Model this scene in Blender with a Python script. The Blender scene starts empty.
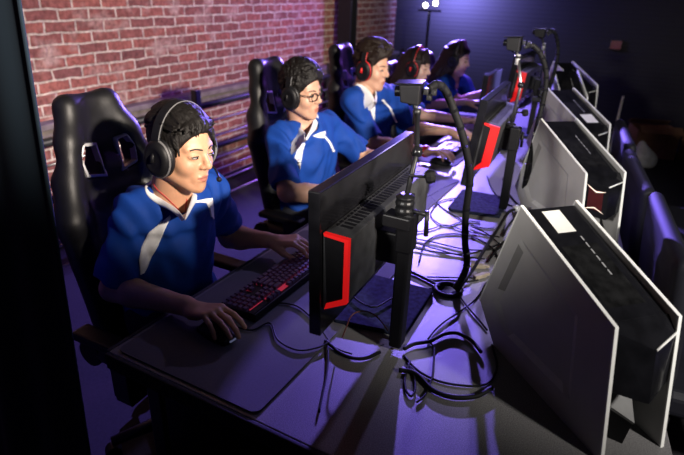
import bpy, bmesh, math, random
import numpy as np
from mathutils import Vector, Matrix, noise
from mathutils.bvhtree import BVHTree
random.seed(7)
SC = bpy.context.scene
COL = SC.collection
PI = math.pi
# ------------------------------------------------------------------ camera
CAMZ, DESK = 1.63, 0.75
YAW, PITCH, ROLL, FPX = math.radians(28.2), math.radians(24.24), math.radians(2.05), 540.0
C0 = np.array([0.0, 0.0, CAMZ])
_f = np.array([-math.sin(YAW)*math.cos(PITCH), math.cos(YAW)*math.cos(PITCH), -math.sin(PITCH)])
_r = np.array([math.cos(YAW), math.sin(YAW), 0.0])
_u = np.cross(_r, _f)
CR = math.cos(ROLL)*_r + math.sin(ROLL)*_u
CU = -math.sin(ROLL)*_r + math.cos(ROLL)*_u
def ray(px, py):
    return (px-342)/FPX*CR - (py-227.5)/FPX*CU + _f
def onz(px, py, z=DESK):            # point of the photograph on the level z
    d = ray(px, py); return C0 + d*(z-CAMZ)/d[2]
def onx(px, py, x):
    d = ray(px, py); return C0 + d*x/d[0]
def ony(px, py, y):
    d = ray(px, py); return C0 + d*y/d[1]
def at(px, py, depth):
    return C0 + ray(px, py)*depth
def V(*a): return np.array(a, float)
def nrm(v):
    v = np.asarray(v, float); return v/np.linalg.norm(v)

cam = bpy.data.cameras.new('camera'); co = bpy.data.objects.new('camera', cam); COL.objects.link(co)
cam.sensor_width = 36; cam.lens = FPX/684*36; cam.clip_start = 0.02
M = Matrix(((CR[0], CU[0], -_f[0], 0), (CR[1], CU[1], -_f[1], 0), (CR[2], CU[2], -_f[2], CAMZ), (0, 0, 0, 1)))
co.matrix_world = M
cam.dof.use_dof = True; cam.dof.focus_distance = 1.42; cam.dof.aperture_fstop = 3.2
SC.camera = co

# ------------------------------------------------------------------ materials
def newmat(name):
    m = bpy.data.materials.new(name); m.use_nodes = True
    nt = m.node_tree; b = nt.nodes['Principled BSDF']
    return m, nt, b
def setc(b, col, rough=.5, metal=0., spec=.5):
    b.inputs['Base Color'].default_value = (*col, 1); b.inputs['Roughness'].default_value = rough
    b.inputs['Metallic'].default_value = metal; b.inputs['Specular IOR Level'].default_value = spec
def mat(name, col, rough=.5, metal=0., spec=.5, var=.15, scale=40., bump=0., bscale=200., coat=0., sheen=0., det=3.):
    """principled with a little procedural colour wear and bump"""
    m, nt, b = newmat(name); setc(b, col, rough, metal, spec)
    N, L = nt.nodes, nt.links
    tc = N.new('ShaderNodeTexCoord')
    if var:
        n = N.new('ShaderNodeTexNoise'); n.inputs['Scale'].default_value = scale; n.inputs['Detail'].default_value = det
        L.new(tc.outputs['Object'], n.inputs['Vector'])
        r = N.new('ShaderNodeValToRGB')
        r.color_ramp.elements[0].position = .3; r.color_ramp.elements[1].position = .7
        r.color_ramp.elements[0].color = (*[c*(1-var) for c in col], 1)
        r.color_ramp.elements[1].color = (*[min(1, c*(1+var)) for c in col], 1)
        L.new(n.outputs['Fac'], r.inputs['Fac']); L.new(r.outputs['Color'], b.inputs['Base Color'])
    if bump:
        n2 = N.new('ShaderNodeTexNoise'); n2.inputs['Scale'].default_value = bscale; n2.inputs['Detail'].default_value = 2
        L.new(tc.outputs['Object'], n2.inputs['Vector'])
        bp = N.new('ShaderNodeBump'); bp.inputs['Strength'].default_value = bump; bp.inputs['Distance'].default_value = .002
        L.new(n2.outputs['Fac'], bp.inputs['Height']); L.new(bp.outputs['Normal'], b.inputs['Normal'])
    if coat: b.inputs['Coat Weight'].default_value = coat
    if sheen: b.inputs['Sheen Weight'].default_value = sheen
    return m
def emat(name, col, strength, base=(.02, .02, .02)):
    m, nt, b = newmat(name); setc(b, base, .4)
    b.inputs['Emission Color'].default_value = (*col, 1); b.inputs['Emission Strength'].default_value = strength
    n = nt.nodes.new('ShaderNodeTexNoise'); n.inputs['Scale'].default_value = 30
    r = nt.nodes.new('ShaderNodeMapRange'); r.inputs['To Min'].default_value = .3; r.inputs['To Max'].default_value = .5
    nt.links.new(n.outputs['Fac'], r.inputs['Value']); nt.links.new(r.outputs['Result'], b.inputs['Roughness'])
    return m

MT = {}
MT['leather'] = mat('black_leather', (.006, .006, .0075), .45, spec=.38, var=.2, bump=.25, bscale=260)
MT['plastic'] = mat('black_plastic', (.006, .006, .0075), .5, spec=.22, var=.15, bump=.1, bscale=600)
MT['gloss'] = mat('gloss_black', (.008, .008, .010), .16, var=.3, scale=25)
MT['dusty'] = mat('dusty_black_plastic', (.035, .036, .04), .6, var=.55, scale=18, bump=.2, bscale=500, det=6)
MT['metalblk'] = mat('black_metal', (.012, .012, .014), .4, metal=.15, spec=.35, var=.15)
MT['chrome'] = mat('bare_metal', (.6, .6, .62), .3, metal=1., var=.1)
MT['silver'] = mat('silver_trim', (.42, .42, .43), .4, metal=.3, var=.08)
MT['stitch'] = mat('grey_stitching', (.12, .12, .125), .5, var=.2, scale=300)
MT['white'] = mat('white_plastic', (.86, .86, .83), .4, var=.04)
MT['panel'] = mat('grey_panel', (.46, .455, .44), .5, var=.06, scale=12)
MT['panel_shaded'] = mat('grey_panel_shaded', (.24, .235, .225), .55, var=.08, scale=12)  # panel grey darkened to stand for shade on the recess bevel
MT['wedge'] = mat('grey_wedge', (.24, .24, .24), .5, var=.08)
MT['paper'] = mat('paper_label', (.75, .74, .70), .8, var=.03)
MT['red'] = mat('red_plastic', (.62, .012, .014), .4, var=.06)
MT['redled'] = emat('red_accent', (1., .012, .012), .38, base=(.6, .01, .01))
MT['redkey'] = emat('red_backlight', (1., .06, .14), .30, base=(.12, .0, .0))
MT['key'] = mat('keycap', (.075, .055, .095), .4, var=.1)
MT['mat'] = mat('mouse_mat_cloth', (.105, .10, .108), .9, var=.12, scale=300, bump=.3, bscale=900)
MT['cable'] = mat('cable_rubber', (.005, .005, .006), .65, spec=.2, var=.1)
MT['cablered'] = mat('cable_brown', (.12, .03, .02), .5, var=.1)
MT['screen'] = emat('screen_glow', (.35, .45, .9), .25, base=(.01, .01, .01))
MT['skin1'] = mat('skin_tan', (.52, .275, .165), .5, var=.07, scale=30, bump=.08, bscale=500)
MT['skin2'] = mat('skin_light', (.50, .285, .195), .5, var=.07, scale=30, bump=.08, bscale=500)
MT['skin3'] = mat('skin_pale', (.52, .33, .25), .5, var=.06, scale=30, bump=.08, bscale=500)
for k in ('skin1', 'skin2', 'skin3'):
    b = MT[k].node_tree.nodes['Principled BSDF']
    b.inputs['Subsurface Weight'].default_value = .12; b.inputs['Subsurface Radius'].default_value = (.012, .005, .003)
    b.inputs['Subsurface Scale'].default_value = .5
MT['lip'] = mat('lips', (.38, .145, .105), .42, var=.08, scale=80)
MT['eyewhite'] = mat('eye_white', (.22, .19, .175), .25, var=.04)
MT['iris'] = mat('eye_dark', (.012, .008, .006), .2, var=.2)
MT['brow'] = mat('eyebrow_hair', (.012, .009, .008), .7, var=.3, scale=300)
MT['shirt'] = mat('blue_jersey', (.004, .042, .255), .75, spec=.25, var=.14, scale=14, bump=.35, bscale=45)
MT['shirt2'] = mat('navy_jersey', (.008, .022, .10), .7, var=.14, scale=14, bump=.35, bscale=45)
MT['shirtw'] = mat('white_jersey', (.80, .80, .80), .65, var=.04, bump=.2, bscale=60)
MT['trouser'] = mat('dark_trousers', (.01, .011, .018), .8, var=.2, bump=.3, bscale=90)
MT['shoe'] = mat('dark_shoe', (.015, .015, .018), .6, var=.2)
MT['redcord'] = mat('red_cord', (.42, .03, .03), .6, var=.1)
def hairmat(name, col, rough=.55):
    m, nt, b = newmat(name); setc(b, col, rough, spec=.25)
    N, L = nt.nodes, nt.links
    tc = N.new('ShaderNodeTexCoord'); n = N.new('ShaderNodeTexNoise'); mp = N.new('ShaderNodeMapping')
    mp.inputs['Scale'].default_value = (90, 420, 150)
    L.new(tc.outputs['Object'], mp.inputs['Vector']); L.new(mp.outputs['Vector'], n.inputs['Vector'])
    n.inputs['Scale'].default_value = 1.; n.inputs['Detail'].default_value = 4
    r = N.new('ShaderNodeValToRGB'); r.color_ramp.elements[0].color = (*[c*.5 for c in col], 1); r.color_ramp.elements[1].color = (*[c*1.6 for c in col], 1)
    L.new(n.outputs['Fac'], r.inputs['Fac']); L.new(r.outputs['Color'], b.inputs['Base Color'])
    bp = N.new('ShaderNodeBump'); bp.inputs['Strength'].default_value = .9; bp.inputs['Distance'].default_value = .003
    L.new(n.outputs['Fac'], bp.inputs['Height']); L.new(bp.outputs['Normal'], b.inputs['Normal'])
    return m
MT['hairblack'] = hairmat('black_hair', (.0055, .0045, .0042))
MT['hairbrown'] = hairmat('brown_hair', (.012, .007, .005))
MT['hairlong'] = hairmat('long_dark_hair', (.010, .006, .006))

def brickmat():
    m, nt, b = newmat('old_brick'); setc(b, (.3, .1, .08), .85, spec=.25)
    N, L = nt.nodes, nt.links
    tc = N.new('ShaderNodeTexCoord')
    sx = N.new('ShaderNodeSeparateXYZ'); L.new(tc.outputs['Object'], sx.inputs[0])
    nz = N.new('ShaderNodeTexNoise'); nz.inputs['Scale'].default_value = 9; nz.inputs['Detail'].default_value = 3
    L.new(tc.outputs['Object'], nz.inputs['Vector'])
    def math_(op, a, bb):
        q = N.new('ShaderNodeMath'); q.operation = op
        for i, v in enumerate((a, bb)):
            if hasattr(v, 'is_output'): L.new(v, q.inputs[i])
            else: q.inputs[i].default_value = v
        return q.outputs[0]
    wob = math_('MULTIPLY', math_('SUBTRACT', nz.outputs['Fac'], .5), .026)
    wy = math_('ADD', sx.outputs['Y'], wob); wz = math_('ADD', sx.outputs['Z'], wob)
    cx = N.new('ShaderNodeCombineXYZ'); L.new(wy, cx.inputs[0]); L.new(wz, cx.inputs[1])
    br = N.new('ShaderNodeTexBrick'); L.new(cx.outputs[0], br.inputs['Vector'])
    br.inputs['Scale'].default_value = 1.; br.inputs['Brick Width'].default_value = .213; br.inputs['Row Height'].default_value = .0685
    br.inputs['Mortar Size'].default_value = .0075; br.inputs['Mortar Smooth'].default_value = .25; br.inputs['Bias'].default_value = -.1
    br.inputs['Color1'].default_value = (.36, .130, .098, 1); br.inputs['Color2'].default_value = (.19, .080, .072, 1)
    br.inputs['Mortar'].default_value = (.62, .53, .43, 1)
    # odd bricks: orange and grey, by large noise stepped per area
    n1 = N.new('ShaderNodeTexNoise'); n1.inputs['Scale'].default_value = 5.5; n1.inputs['Detail'].default_value = 2
    L.new(cx.outputs[0], n1.inputs['Vector'])
    r1 = N.new('ShaderNodeValToRGB'); r1.color_ramp.elements[0].position = .53; r1.color_ramp.elements[1].position = .72
    L.new(n1.outputs['Fac'], r1.inputs['Fac'])
    mx = N.new('ShaderNodeMix'); mx.data_type = 'RGBA'; L.new(r1.outputs['Color'], mx.inputs['Factor'])
    L.new(br.outputs['Color'], mx.inputs['A']); mx.inputs['B'].default_value = (.46, .31, .26, 1)
    # fine soiling
    n2 = N.new('ShaderNodeTexNoise'); n2.inputs['Scale'].default_value = 38; n2.inputs['Detail'].default_value = 6
    L.new(tc.outputs['Object'], n2.inputs['Vector'])
    r2 = N.new('ShaderNodeValToRGB'); r2.color_ramp.elements[0].position = .25; r2.color_ramp.elements[1].position = .75
    r2.color_ramp.elements[0].color = (.45, .42, .42, 1); r2.color_ramp.elements[1].color = (1.25, 1.25, 1.25, 1)
    L.new(n2.outputs['Fac'], r2.inputs['Fac'])
    m2 = N.new('ShaderNodeMix'); m2.data_type = 'RGBA'; m2.blend_type = 'MULTIPLY'; m2.inputs['Factor'].default_value = 1
    L.new(mx.outputs['Result'], m2.inputs['A']); L.new(r2.outputs['Color'], m2.inputs['B'])
    L.new(m2.outputs['Result'], b.inputs['Base Color'])
    bp = N.new('ShaderNodeBump'); bp.inputs['Strength'].default_value = .8; bp.inputs['Distance'].default_value = .012
    ad = math_('ADD', math_('MULTIPLY', br.outputs['Fac'], -1.), math_('MULTIPLY', n2.outputs['Fac'], .5))
    L.new(ad, bp.inputs['Height']); L.new(bp.outputs['Normal'], b.inputs['Normal'])
    return m
MT['brick'] = brickmat()
MT['ledge'] = mat('brick_ledge_stone', (.17, .14, .13), .85, var=.3, scale=14, bump=.4, bscale=60)
def wavemat(name, col, col2, scale, rough, axis='Z', bumpd=.01):
    m, nt, b = newmat(name); setc(b, col, rough)
    N, L = nt.nodes, nt.links
    tc = N.new('ShaderNodeTexCoord'); w = N.new('ShaderNodeTexWave'); w.bands_direction = axis
    w.inputs['Scale'].default_value = scale; w.inputs['Distortion'].default_value = .15
    L.new(tc.outputs['Object'], w.inputs['Vector'])
    r = N.new('ShaderNodeValToRGB'); r.color_ramp.elements[0].color = (*col, 1); r.color_ramp.elements[1].color = (*col2, 1)
    L.new(w.outputs['Fac'], r.inputs['Fac']); L.new(r.outputs['Color'], b.inputs['Base Color'])
    bp = N.new('ShaderNodeBump'); bp.inputs['Strength'].default_value = .8; bp.inputs['Distance'].default_value = bumpd
    L.new(w.outputs['Fac'], bp.inputs['Height']); L.new(bp.outputs['Normal'], b.inputs['Normal'])
    return m
MT['siding'] = wavemat('dark_corrugated_siding', (.019, .019, .022), (.022, .022, .026), 6.2, .75, 'Z', .0012)
MT['curtain'] = wavemat('dark_stage_cloth', (.013, .030, .052), (.016, .034, .058), 1.2, .9, 'Y', .004)
MT['floor'] = mat('dark_carpet', (.015, .014, .018), .95, var=.4, scale=80, bump=.6, bscale=300)
def deskmat():
    m, nt, b = newmat('speckled_desk'); setc(b, (.1, .1, .1), .42, spec=.5)
    N, L = nt.nodes, nt.links
    tc = N.new('ShaderNodeTexCoord'); n = N.new('ShaderNodeTexNoise'); n.inputs['Scale'].default_value = 420; n.inputs['Detail'].default_value = 2
    L.new(tc.outputs['Object'], n.inputs['Vector'])
    r = N.new('ShaderNodeValToRGB'); r.color_ramp.elements[0].position = .35; r.color_ramp.elements[1].position = .68
    r.color_ramp.elements[0].color = (.11, .108, .112, 1); r.color_ramp.elements[1].color = (.27, .262, .262, 1)
    L.new(n.outputs['Fac'], r.inputs['Fac']); L.new(r.outputs['Color'], b.inputs['Base Color'])
    bp = N.new('ShaderNodeBump'); bp.inputs['Strength'].default_value = .35; bp.inputs['Distance'].default_value = .001
    L.new(n.outputs['Fac'], bp.inputs['Height']); L.new(bp.outputs['Normal'], b.inputs['Normal'])
    return m
MT['desk'] = deskmat()
MT['deskedge'] = mat('desk_edge', (.05, .05, .055), .75, spec=.15, var=.2, scale=60)
MT['card'] = mat('cardboard', (.34, .19, .09), .85, var=.15, scale=20)
MT['rail'] = mat('rail_metal', (.05, .05, .06), .35, metal=.5, var=.1)
MT['railbright'] = mat('steel_cable', (.55, .55, .58), .3, metal=.8, var=.05)
MT['lamp_glow'] = emat('lamp_glow', (.75, .72, 1.), 60.)
MT['signred'] = emat('sign_red', (1., .05, .12), .03, base=(.03, .003, .006))
MT['bag'] = mat('pale_cloth', (.8, .8, .8), .8, var=.25, scale=16)
MT['padded'] = mat('dark_upholstery', (.004, .004, .010), .68, var=.2, scale=20)

# ------------------------------------------------------------------ mesh helpers
def link(name, me, m=None, parent=None):
    o = bpy.data.objects.new(name, me); COL.objects.link(o)
    if m is not None and me is not None:
        me.materials.append(m)
    if parent is not None: o.parent = parent
    return o
def tag(o, label=None, cat=None, group=None, kind=None):
    if label: o['label'] = label
    if cat: o['category'] = cat
    if group: o['group'] = group
    if kind: o['kind'] = kind
    return o
def empty(name, loc=(0, 0, 0), rz=0., label=None, cat=None, group=None):
    o = bpy.data.objects.new(name, None); COL.objects.link(o)
    o.location = loc; o.rotation_euler = (0, 0, rz); o.empty_display_size = .05
    tag(o, label, cat, group); return o
def copy_tree(o, parent=None):
    c = o.copy(); COL.objects.link(c)
    if parent is not None: c.parent = parent
    for ch in o.children: copy_tree(ch, c)
    return c
def fin(bm, name, m, parent=None, smooth=False, bevel=0., seg=2, sub=0):
    me = bpy.data.meshes.new(name)
    bmesh.ops.recalc_face_normals(bm, faces=bm.faces)
    bm.to_mesh(me); bm.free()
    o = link(name, me, m, parent)
    if smooth:
        me.polygons.foreach_set('use_smooth', [True]*len(me.polygons))
    if bevel:
        md = o.modifiers.new('bevel', 'BEVEL'); md.width = bevel; md.segments = seg; md.limit_method = 'ANGLE'; md.angle_limit = .6
        md.harden_normals = False
    if sub:
        md = o.modifiers.new('sub', 'SUBSURF'); md.levels = sub; md.render_levels = sub
    return o
def BM(): return bmesh.new()
def add_box(bm, c, s, rot=None):
    """box centred at c, full size s"""
    c = Vector(c); R = rot if rot is not None else Matrix.Identity(3)
    vs = []
    for dz in (-.5, .5):
        for dx, dy in ((-.5, -.5), (.5, -.5), (.5, .5), (-.5, .5)):
            vs.append(bm.verts.new(c + R @ Vector((dx*s[0], dy*s[1], dz*s[2]))))
    for f in ((0, 3, 2, 1), (4, 5, 6, 7), (0, 1, 5, 4), (1, 2, 6, 5), (2, 3, 7, 6), (3, 0, 4, 7)):
        bm.faces.new([vs[i] for i in f])
    return vs
def add_prism(bm, poly, vec):
    """closed polygon (3d points) swept along vec"""
    a = [bm.verts.new(Vector(p)) for p in poly]; b = [bm.verts.new(Vector(p)+Vector(vec)) for p in poly]
    bm.faces.new(a); bm.faces.new(b[::-1]); n = len(a)
    for i in range(n): bm.faces.new((a[i], b[i], b[(i+1) % n], a[(i+1) % n]))
def catmull(pts, n=8):
    P = [np.asarray(p, float) for p in pts]
    if len(P) < 3: return [P[0]+(P[1]-P[0])*i/n for i in range(n+1)]
    P = [2*P[0]-P[1]] + P + [2*P[-1]-P[-2]]
    out = []
    for i in range(1, len(P)-2):
        a, b, c, d = P[i-1:i+3]
        for k in range(n):
            t = k/n
            out.append(.5*((2*b)+(c-a)*t+(2*a-5*b+4*c-d)*t*t+(3*b-a-3*c+d)*t**3))
    out.append(P[-2]); return out
def add_tube(bm, pts, r, seg=8, caps=True, radii=None, flat=None):
    pts = [Vector(p) for p in pts]; n = len(pts); rings = []
    t0 = (pts[1]-pts[0]).normalized()
    up = Vector((0, 0, 1)) if abs(t0.z) < .9 else Vector((1, 0, 0))
    nx = t0.cross(up).normalized()
    for i, p in enumerate(pts):
        t = (pts[min(i+1, n-1)]-pts[max(i-1, 0)])
        t = t.normalized() if t.length > 1e-9 else t0
        nx = (nx - t*nx.dot(t)); nx = nx.normalized() if nx.length > 1e-6 else t.orthogonal().normalized()
        ny = t.cross(nx); rr = radii[i] if radii else r
        rings.append([bm.verts.new(p + (nx*math.cos(2*PI*k/seg) + ny*math.sin(2*PI*k/seg)*(flat or 1.))*rr) for k in range(seg)])
    for a, b in zip(rings, rings[1:]):
        for k in range(seg): bm.faces.new((a[k], a[(k+1) % seg], b[(k+1) % seg], b[k]))
    if caps:
        bm.faces.new(rings[0][::-1]); bm.faces.new(rings[-1])
def add_cyl(bm, a, b, r, seg=20, r2=None):
    add_tube(bm, [a, b], r, seg, True, [r, r if r2 is None else r2])
def add_lathe(bm, prof, c=(0, 0, 0), axis=(0, 0, 1), seg=28):
    """profile of (radius, height) turned round axis"""
    ax = Vector(axis).normalized(); e1 = ax.orthogonal().normalized(); e2 = ax.cross(e1); c = Vector(c)
    rings = []
    for r, h in prof:
        rings.append([bm.verts.new(c+ax*h+(e1*math.cos(2*PI*k/seg)+e2*math.sin(2*PI*k/seg))*max(r, 1e-5)) for k in range(seg)])
    for a, b in zip(rings, rings[1:]):
        for k in range(seg): bm.faces.new((a[k], a[(k+1) % seg], b[(k+1) % seg], b[k]))
    bm.faces.new(rings[0][::-1]); bm.faces.new(rings[-1])
def add_ball(bm, c, r, u=16, v=10, sc=(1, 1, 1), rot=None):
    Mx = Matrix.Translation(Vector(c)) @ ((rot.to_4x4() if rot is not None else Matrix.Identity(4))) @ Matrix.Diagonal((*sc, 1))
    bmesh.ops.create_uvsphere(bm, u_segments=u, v_segments=v, radius=r, matrix=Mx)
def frame(x, z):
    """3x3 with first column along x and third near z"""
    x = Vector(x).normalized(); z = Vector(z); y = z.cross(x).normalized(); z = x.cross(y)
    return Matrix((x, y, z)).transposed()

# ------------------------------------------------------------------ implicit surfaces (smooth unions, meshed by surface nets)
class Field:
    def __init__(s, lo, hi, h):
        s.h = h; s.lo = np.array(lo, float); n = np.ceil((np.array(hi)-s.lo)/h).astype(int)+1
        s.n = n; s.F = np.full(n, .06, np.float32)
        s.ax = [(s.lo[i]+h*np.arange(n[i])).astype(np.float32) for i in range(3)]
    def win(s, bmin, bmax, pad):
        a = np.clip(np.floor((np.array(bmin)-pad-s.lo)/s.h).astype(int), 0, s.n-1)
        b = np.clip(np.ceil((np.array(bmax)+pad-s.lo)/s.h).astype(int)+1, 1, s.n)
        sl = tuple(slice(a[i], b[i]) for i in range(3))
        return sl, s.ax[0][sl[0]][:, None, None], s.ax[1][sl[1]][None, :, None], s.ax[2][sl[2]][None, None, :]
    def put(s, fn, bmin, bmax, k=.01, op='u'):
        sl, X, Y, Z = s.win(bmin, bmax, k+4*s.h)
        if 0 in s.F[sl].shape: return
        d = fn(X, Y, Z).astype(np.float32); a = s.F[sl]
        if op == 'u':
            hh = np.clip(k-np.abs(a-d), 0, None)/max(k, 1e-6); s.F[sl] = np.minimum(a, d)-hh*hh*k*.25
        elif op == 's':
            d = -d; hh = np.clip(k-np.abs(a-d), 0, None)/max(k, 1e-6); s.F[sl] = np.maximum(a, d)+hh*hh*k*.25
        elif op == 'i':
            s.F[sl] = np.maximum(a, d)
    def cone(s, a, b, r1, r2, k=.01, op='u'):
        a, b = np.asarray(a, float), np.asarray(b, float)
        ba = b-a; l2 = ba@ba
        if l2 < 1e-9: return s.ball(a, r1, k, op)
        rr = r1-r2; a2 = l2-rr*rr; il2 = 1/l2
        if a2 <= 0: return s.ball(a if r1 > r2 else b, max(r1, r2), k, op)
        def fn(X, Y, Z):
            px, py, pz = X-a[0], Y-a[1], Z-a[2]
            y = px*ba[0]+py*ba[1]+pz*ba[2]; z = y-l2
            x2 = (px*l2-ba[0]*y)**2+(py*l2-ba[1]*y)**2+(pz*l2-ba[2]*y)**2
            y2 = y*y*l2; z2 = z*z*l2; kk = np.sign(rr)*rr*rr*x2
            o = (np.sqrt(x2*a2*il2)+y*rr)*il2-r1
            c2 = np.sign(y)*a2*y2 < kk; o = np.where(c2, np.sqrt(x2+y2)*il2-r1, o)
            c1 = np.sign(z)*a2*z2 > kk; o = np.where(c1, np.sqrt(x2+z2)*il2-r2, o)
            return o
        s.put(fn, np.minimum(a-r1, b-r2), np.maximum(a+r1, b+r2), k, op)
    def ball(s, c, r, k=.01, op='u'):
        c = np.asarray(c, float)
        s.put(lambda X, Y, Z: np.sqrt((X-c[0])**2+(Y-c[1])**2+(Z-c[2])**2)-r, c-r, c+r, k, op)
    def ell(s, c, r, R=None, k=.01, op='u'):
        c = np.asarray(c, float); r = np.asarray(r, float); R = np.eye(3) if R is None else np.asarray(R, float)
        m = np.sqrt(((R*r)**2).sum(1))
        def fn(X, Y, Z):
            px, py, pz = X-c[0], Y-c[1], Z-c[2]
            q = [px*R[0, i]+py*R[1, i]+pz*R[2, i] for i in range(3)]
            k0 = np.sqrt(sum((q[i]/r[i])**2 for i in range(3))); k1 = np.sqrt(sum((q[i]/r[i]**2)**2 for i in range(3)))
            return k0*(k0-1)/np.maximum(k1, 1e-6)
        s.put(fn, c-m, c+m, k, op)
    def box(s, c, hs, rad, R=None, k=.01, op='u'):
        c = np.asarray(c, float); hs = np.asarray(hs, float)-rad; R = np.eye(3) if R is None else np.asarray(R, float)
        m = (np.abs(R)*(hs+rad)).sum(1)
        def fn(X, Y, Z):
            px, py, pz = X-c[0], Y-c[1], Z-c[2]
            q = [np.abs(px*R[0, i]+py*R[1, i]+pz*R[2, i])-hs[i] for i in range(3)]
            return np.sqrt(sum(np.maximum(v, 0)**2 for v in q))+np.minimum(np.maximum(np.maximum(q[0], q[1]), q[2]), 0)-rad
        s.put(fn, c-m, c+m, k, op)
    def half(s, p, n):
        """cut away the side that n points to"""
        p = np.asarray(p, float); n = nrm(n)
        X, Y, Z = s.ax[0][:, None, None], s.ax[1][None, :, None], s.ax[2][None, None, :]
        s.F = np.maximum(s.F, ((X-p[0])*n[0]+(Y-p[1])*n[1]+(Z-p[2])*n[2]).astype(np.float32))
    def warp(s, fn, lo=None, hi=None):
        sl, X, Y, Z = s.win(lo if lo is not None else s.lo, hi if hi is not None else s.lo+s.h*s.n, 0)
        s.F[sl] += fn(X, Y, Z).astype(np.float32)
    def mesh(s, name):
        F = s.F; F[0] = F[-1] = .05; F[:, 0] = F[:, -1] = .05; F[:, :, 0] = F[:, :, -1] = .05
        ins = F < 0
        cnt = np.zeros(np.array(F.shape)-1, np.int8)
        offs = [(i, j, k) for i in (0, 1) for j in (0, 1) for k in (0, 1)]
        N = np.array(F.shape)-1
        for i, j, k in offs: cnt += ins[i:i+N[0], j:j+N[1], k:k+N[2]]
        act = (cnt > 0) & (cnt < 8)
        idx = np.argwhere(act); vid = np.full(act.shape, -1, np.int32); vid[act] = np.arange(len(idx))
        vals = {o: F[idx[:, 0]+o[0], idx[:, 1]+o[1], idx[:, 2]+o[2]] for o in offs}
        acc = np.zeros((len(idx), 3)); num = np.zeros(len(idx))
        for o in offs:
            for d in range(3):
                if o[d]: continue
                p = list(o); p[d] = 1; p = tuple(p)
                a, b = vals[o], vals[p]; c = (a < 0) != (b < 0)
                t = np.where(c, a/np.where(c, a-b, 1), 0)
                q = np.array(o, float)[None, :].repeat(len(idx), 0); q[:, d] += t
                acc += q*c[:, None]; num += c
        vert = s.lo + s.h*(idx + acc/np.maximum(num, 1)[:, None])
        quads = []
        for d in range(3):
            e, f = (d+1) % 3, (d+2) % 3
            sa = [slice(None)]*3; sb = [slice(None)]*3; sa[d] = slice(0, -1); sb[d] = slice(1, None)
            for ax in (e, f):
                sa[ax] = slice(1, -1); sb[ax] = slice(1, -1)
            A, B = ins[tuple(sa)], ins[tuple(sb)]
            cr = np.argwhere(A != B)
            if not len(cr): continue
            flip = A[cr[:, 0], cr[:, 1], cr[:, 2]]
            base = cr.copy(); base[:, e] += 1; base[:, f] += 1
            def g(de, df):
                q = base.copy(); q[:, e] += de; q[:, f] += df
                return vid[q[:, 0], q[:, 1], q[:, 2]]
            q = np.stack([g(-1, -1), g(0, -1), g(0, 0), g(-1, 0)], 1)
            q[~flip] = q[~flip][:, ::-1]
            quads.append(q)
        Q = np.concatenate(quads); Q = Q[(Q >= 0).all(1)]
        # one smoothing pass
        for _ in range(1):
            sm = np.zeros_like(vert); w = np.zeros(len(vert))
            for i in range(4):
                a, b = Q[:, i], Q[:, (i+1) % 4]
                for c in range(3): sm[:, c] += np.bincount(a, vert[b, c], len(vert)) + np.bincount(b, vert[a, c], len(vert))
                w += np.bincount(a, minlength=len(vert)) + np.bincount(b, minlength=len(vert))
            vert = vert*.5 + .5*sm/np.maximum(w, 1)[:, None]
        me = bpy.data.meshes.new(name)
        me.vertices.add(len(vert)); me.vertices.foreach_set('co', vert.astype(np.float32).ravel())
        me.loops.add(len(Q)*4); me.loops.foreach_set('vertex_index', Q.astype(np.int32).ravel())
        me.polygons.add(len(Q)); me.polygons.foreach_set('loop_start', np.arange(0, len(Q)*4, 4, dtype=np.int32))
        me.polygons.foreach_set('use_smooth', np.ones(len(Q), bool))
        me.update(calc_edges=True); me.validate()
        return me
def mesh_np(me):
    v = np.empty(len(me.vertices)*3, np.float32); me.vertices.foreach_get('co', v); return v.reshape(-1, 3)
def bvh_of(me):
    return BVHTree.FromPolygons([v.co for v in me.vertices], [tuple(p.vertices) for p in me.polygons])
# ================================================================== the setting
def struct(name, bm, m, bevel=0.):
    o = fin(bm, name, m, None, bevel=bevel); o['kind'] = 'structure'; return o
bm = BM(); add_box(bm, (-.3, 3.1, -.05), (6.2, 9.4, .1)); struct('floor', bm, MT['floor'])
bm = BM(); add_box(bm, (-3.3, 3.1, 1.6), (.2, 9.4, 3.2)); struct('wall_left', bm, MT['brick'])
bm = BM(); add_box(bm, (-3.165, 3.1, .735), (.07, 8.4, .05)); add_box(bm, (-3.15, 3.1, .78), (.10, 8.4, .04)); struct('trim_1', bm, MT['ledge'], .008)
bm = BM(); add_box(bm, (-.3, 7.4, 1.6), (5.8, .2, 3.2)); struct('wall_back', bm, MT['siding'])

# the dark cloth drop at the left edge of the view, folds running down
bm = BM()
top = at(15.5, 0, 1.22); bot = at(78, 415, 1.22)
t3 = top + (top-bot)*.25; b3 = bot + (bot-top)*((bot[2]-.01)/(top[2]-bot[2]))
nu, nv = 40, 30
rows = []
for j in range(nv+1):
    t = j/nv; p = t3*(1-t)+b3*t; row = []
    for i in range(nu+1):
        u = i/nu*.75
        fold = .010*math.sin(u*34+.6*math.sin(t*3)) * (.4+.6*t) + .012*math.sin(u*11+1.)
        row.append(bm.verts.new((p[0]-u*.99+fold*.3, p[1]+u*.10+fold, p[2])))
    rows.append(row)
for a, b_ in zip(rows, rows[1:]):
    for i in range(nu): bm.faces.new((a[i], a[i+1], b_[i+1], b_[i]))
o = fin(bm, 'stage_drape', MT['curtain'], smooth=True)
md = o.modifiers.new('thick', 'SOLIDIFY'); md.thickness = .006; md.offset = -1.
md_me = o.data
db = BVHTree.FromPolygons([v.co for v in md_me.vertices], [tuple(p.vertices) for p in md_me.polygons]); sw = []
for px, py in ((-3, 332), (15, 324), (30, 316), (45, 308), (58, 301)):
    hit, no, _, _ = db.ray_cast(Vector(C0), Vector(ray(px, py)).normalized())
    if hit is not None: sw.append(tuple(np.array(hit)-nrm(ray(px, py))*.003))
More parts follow.
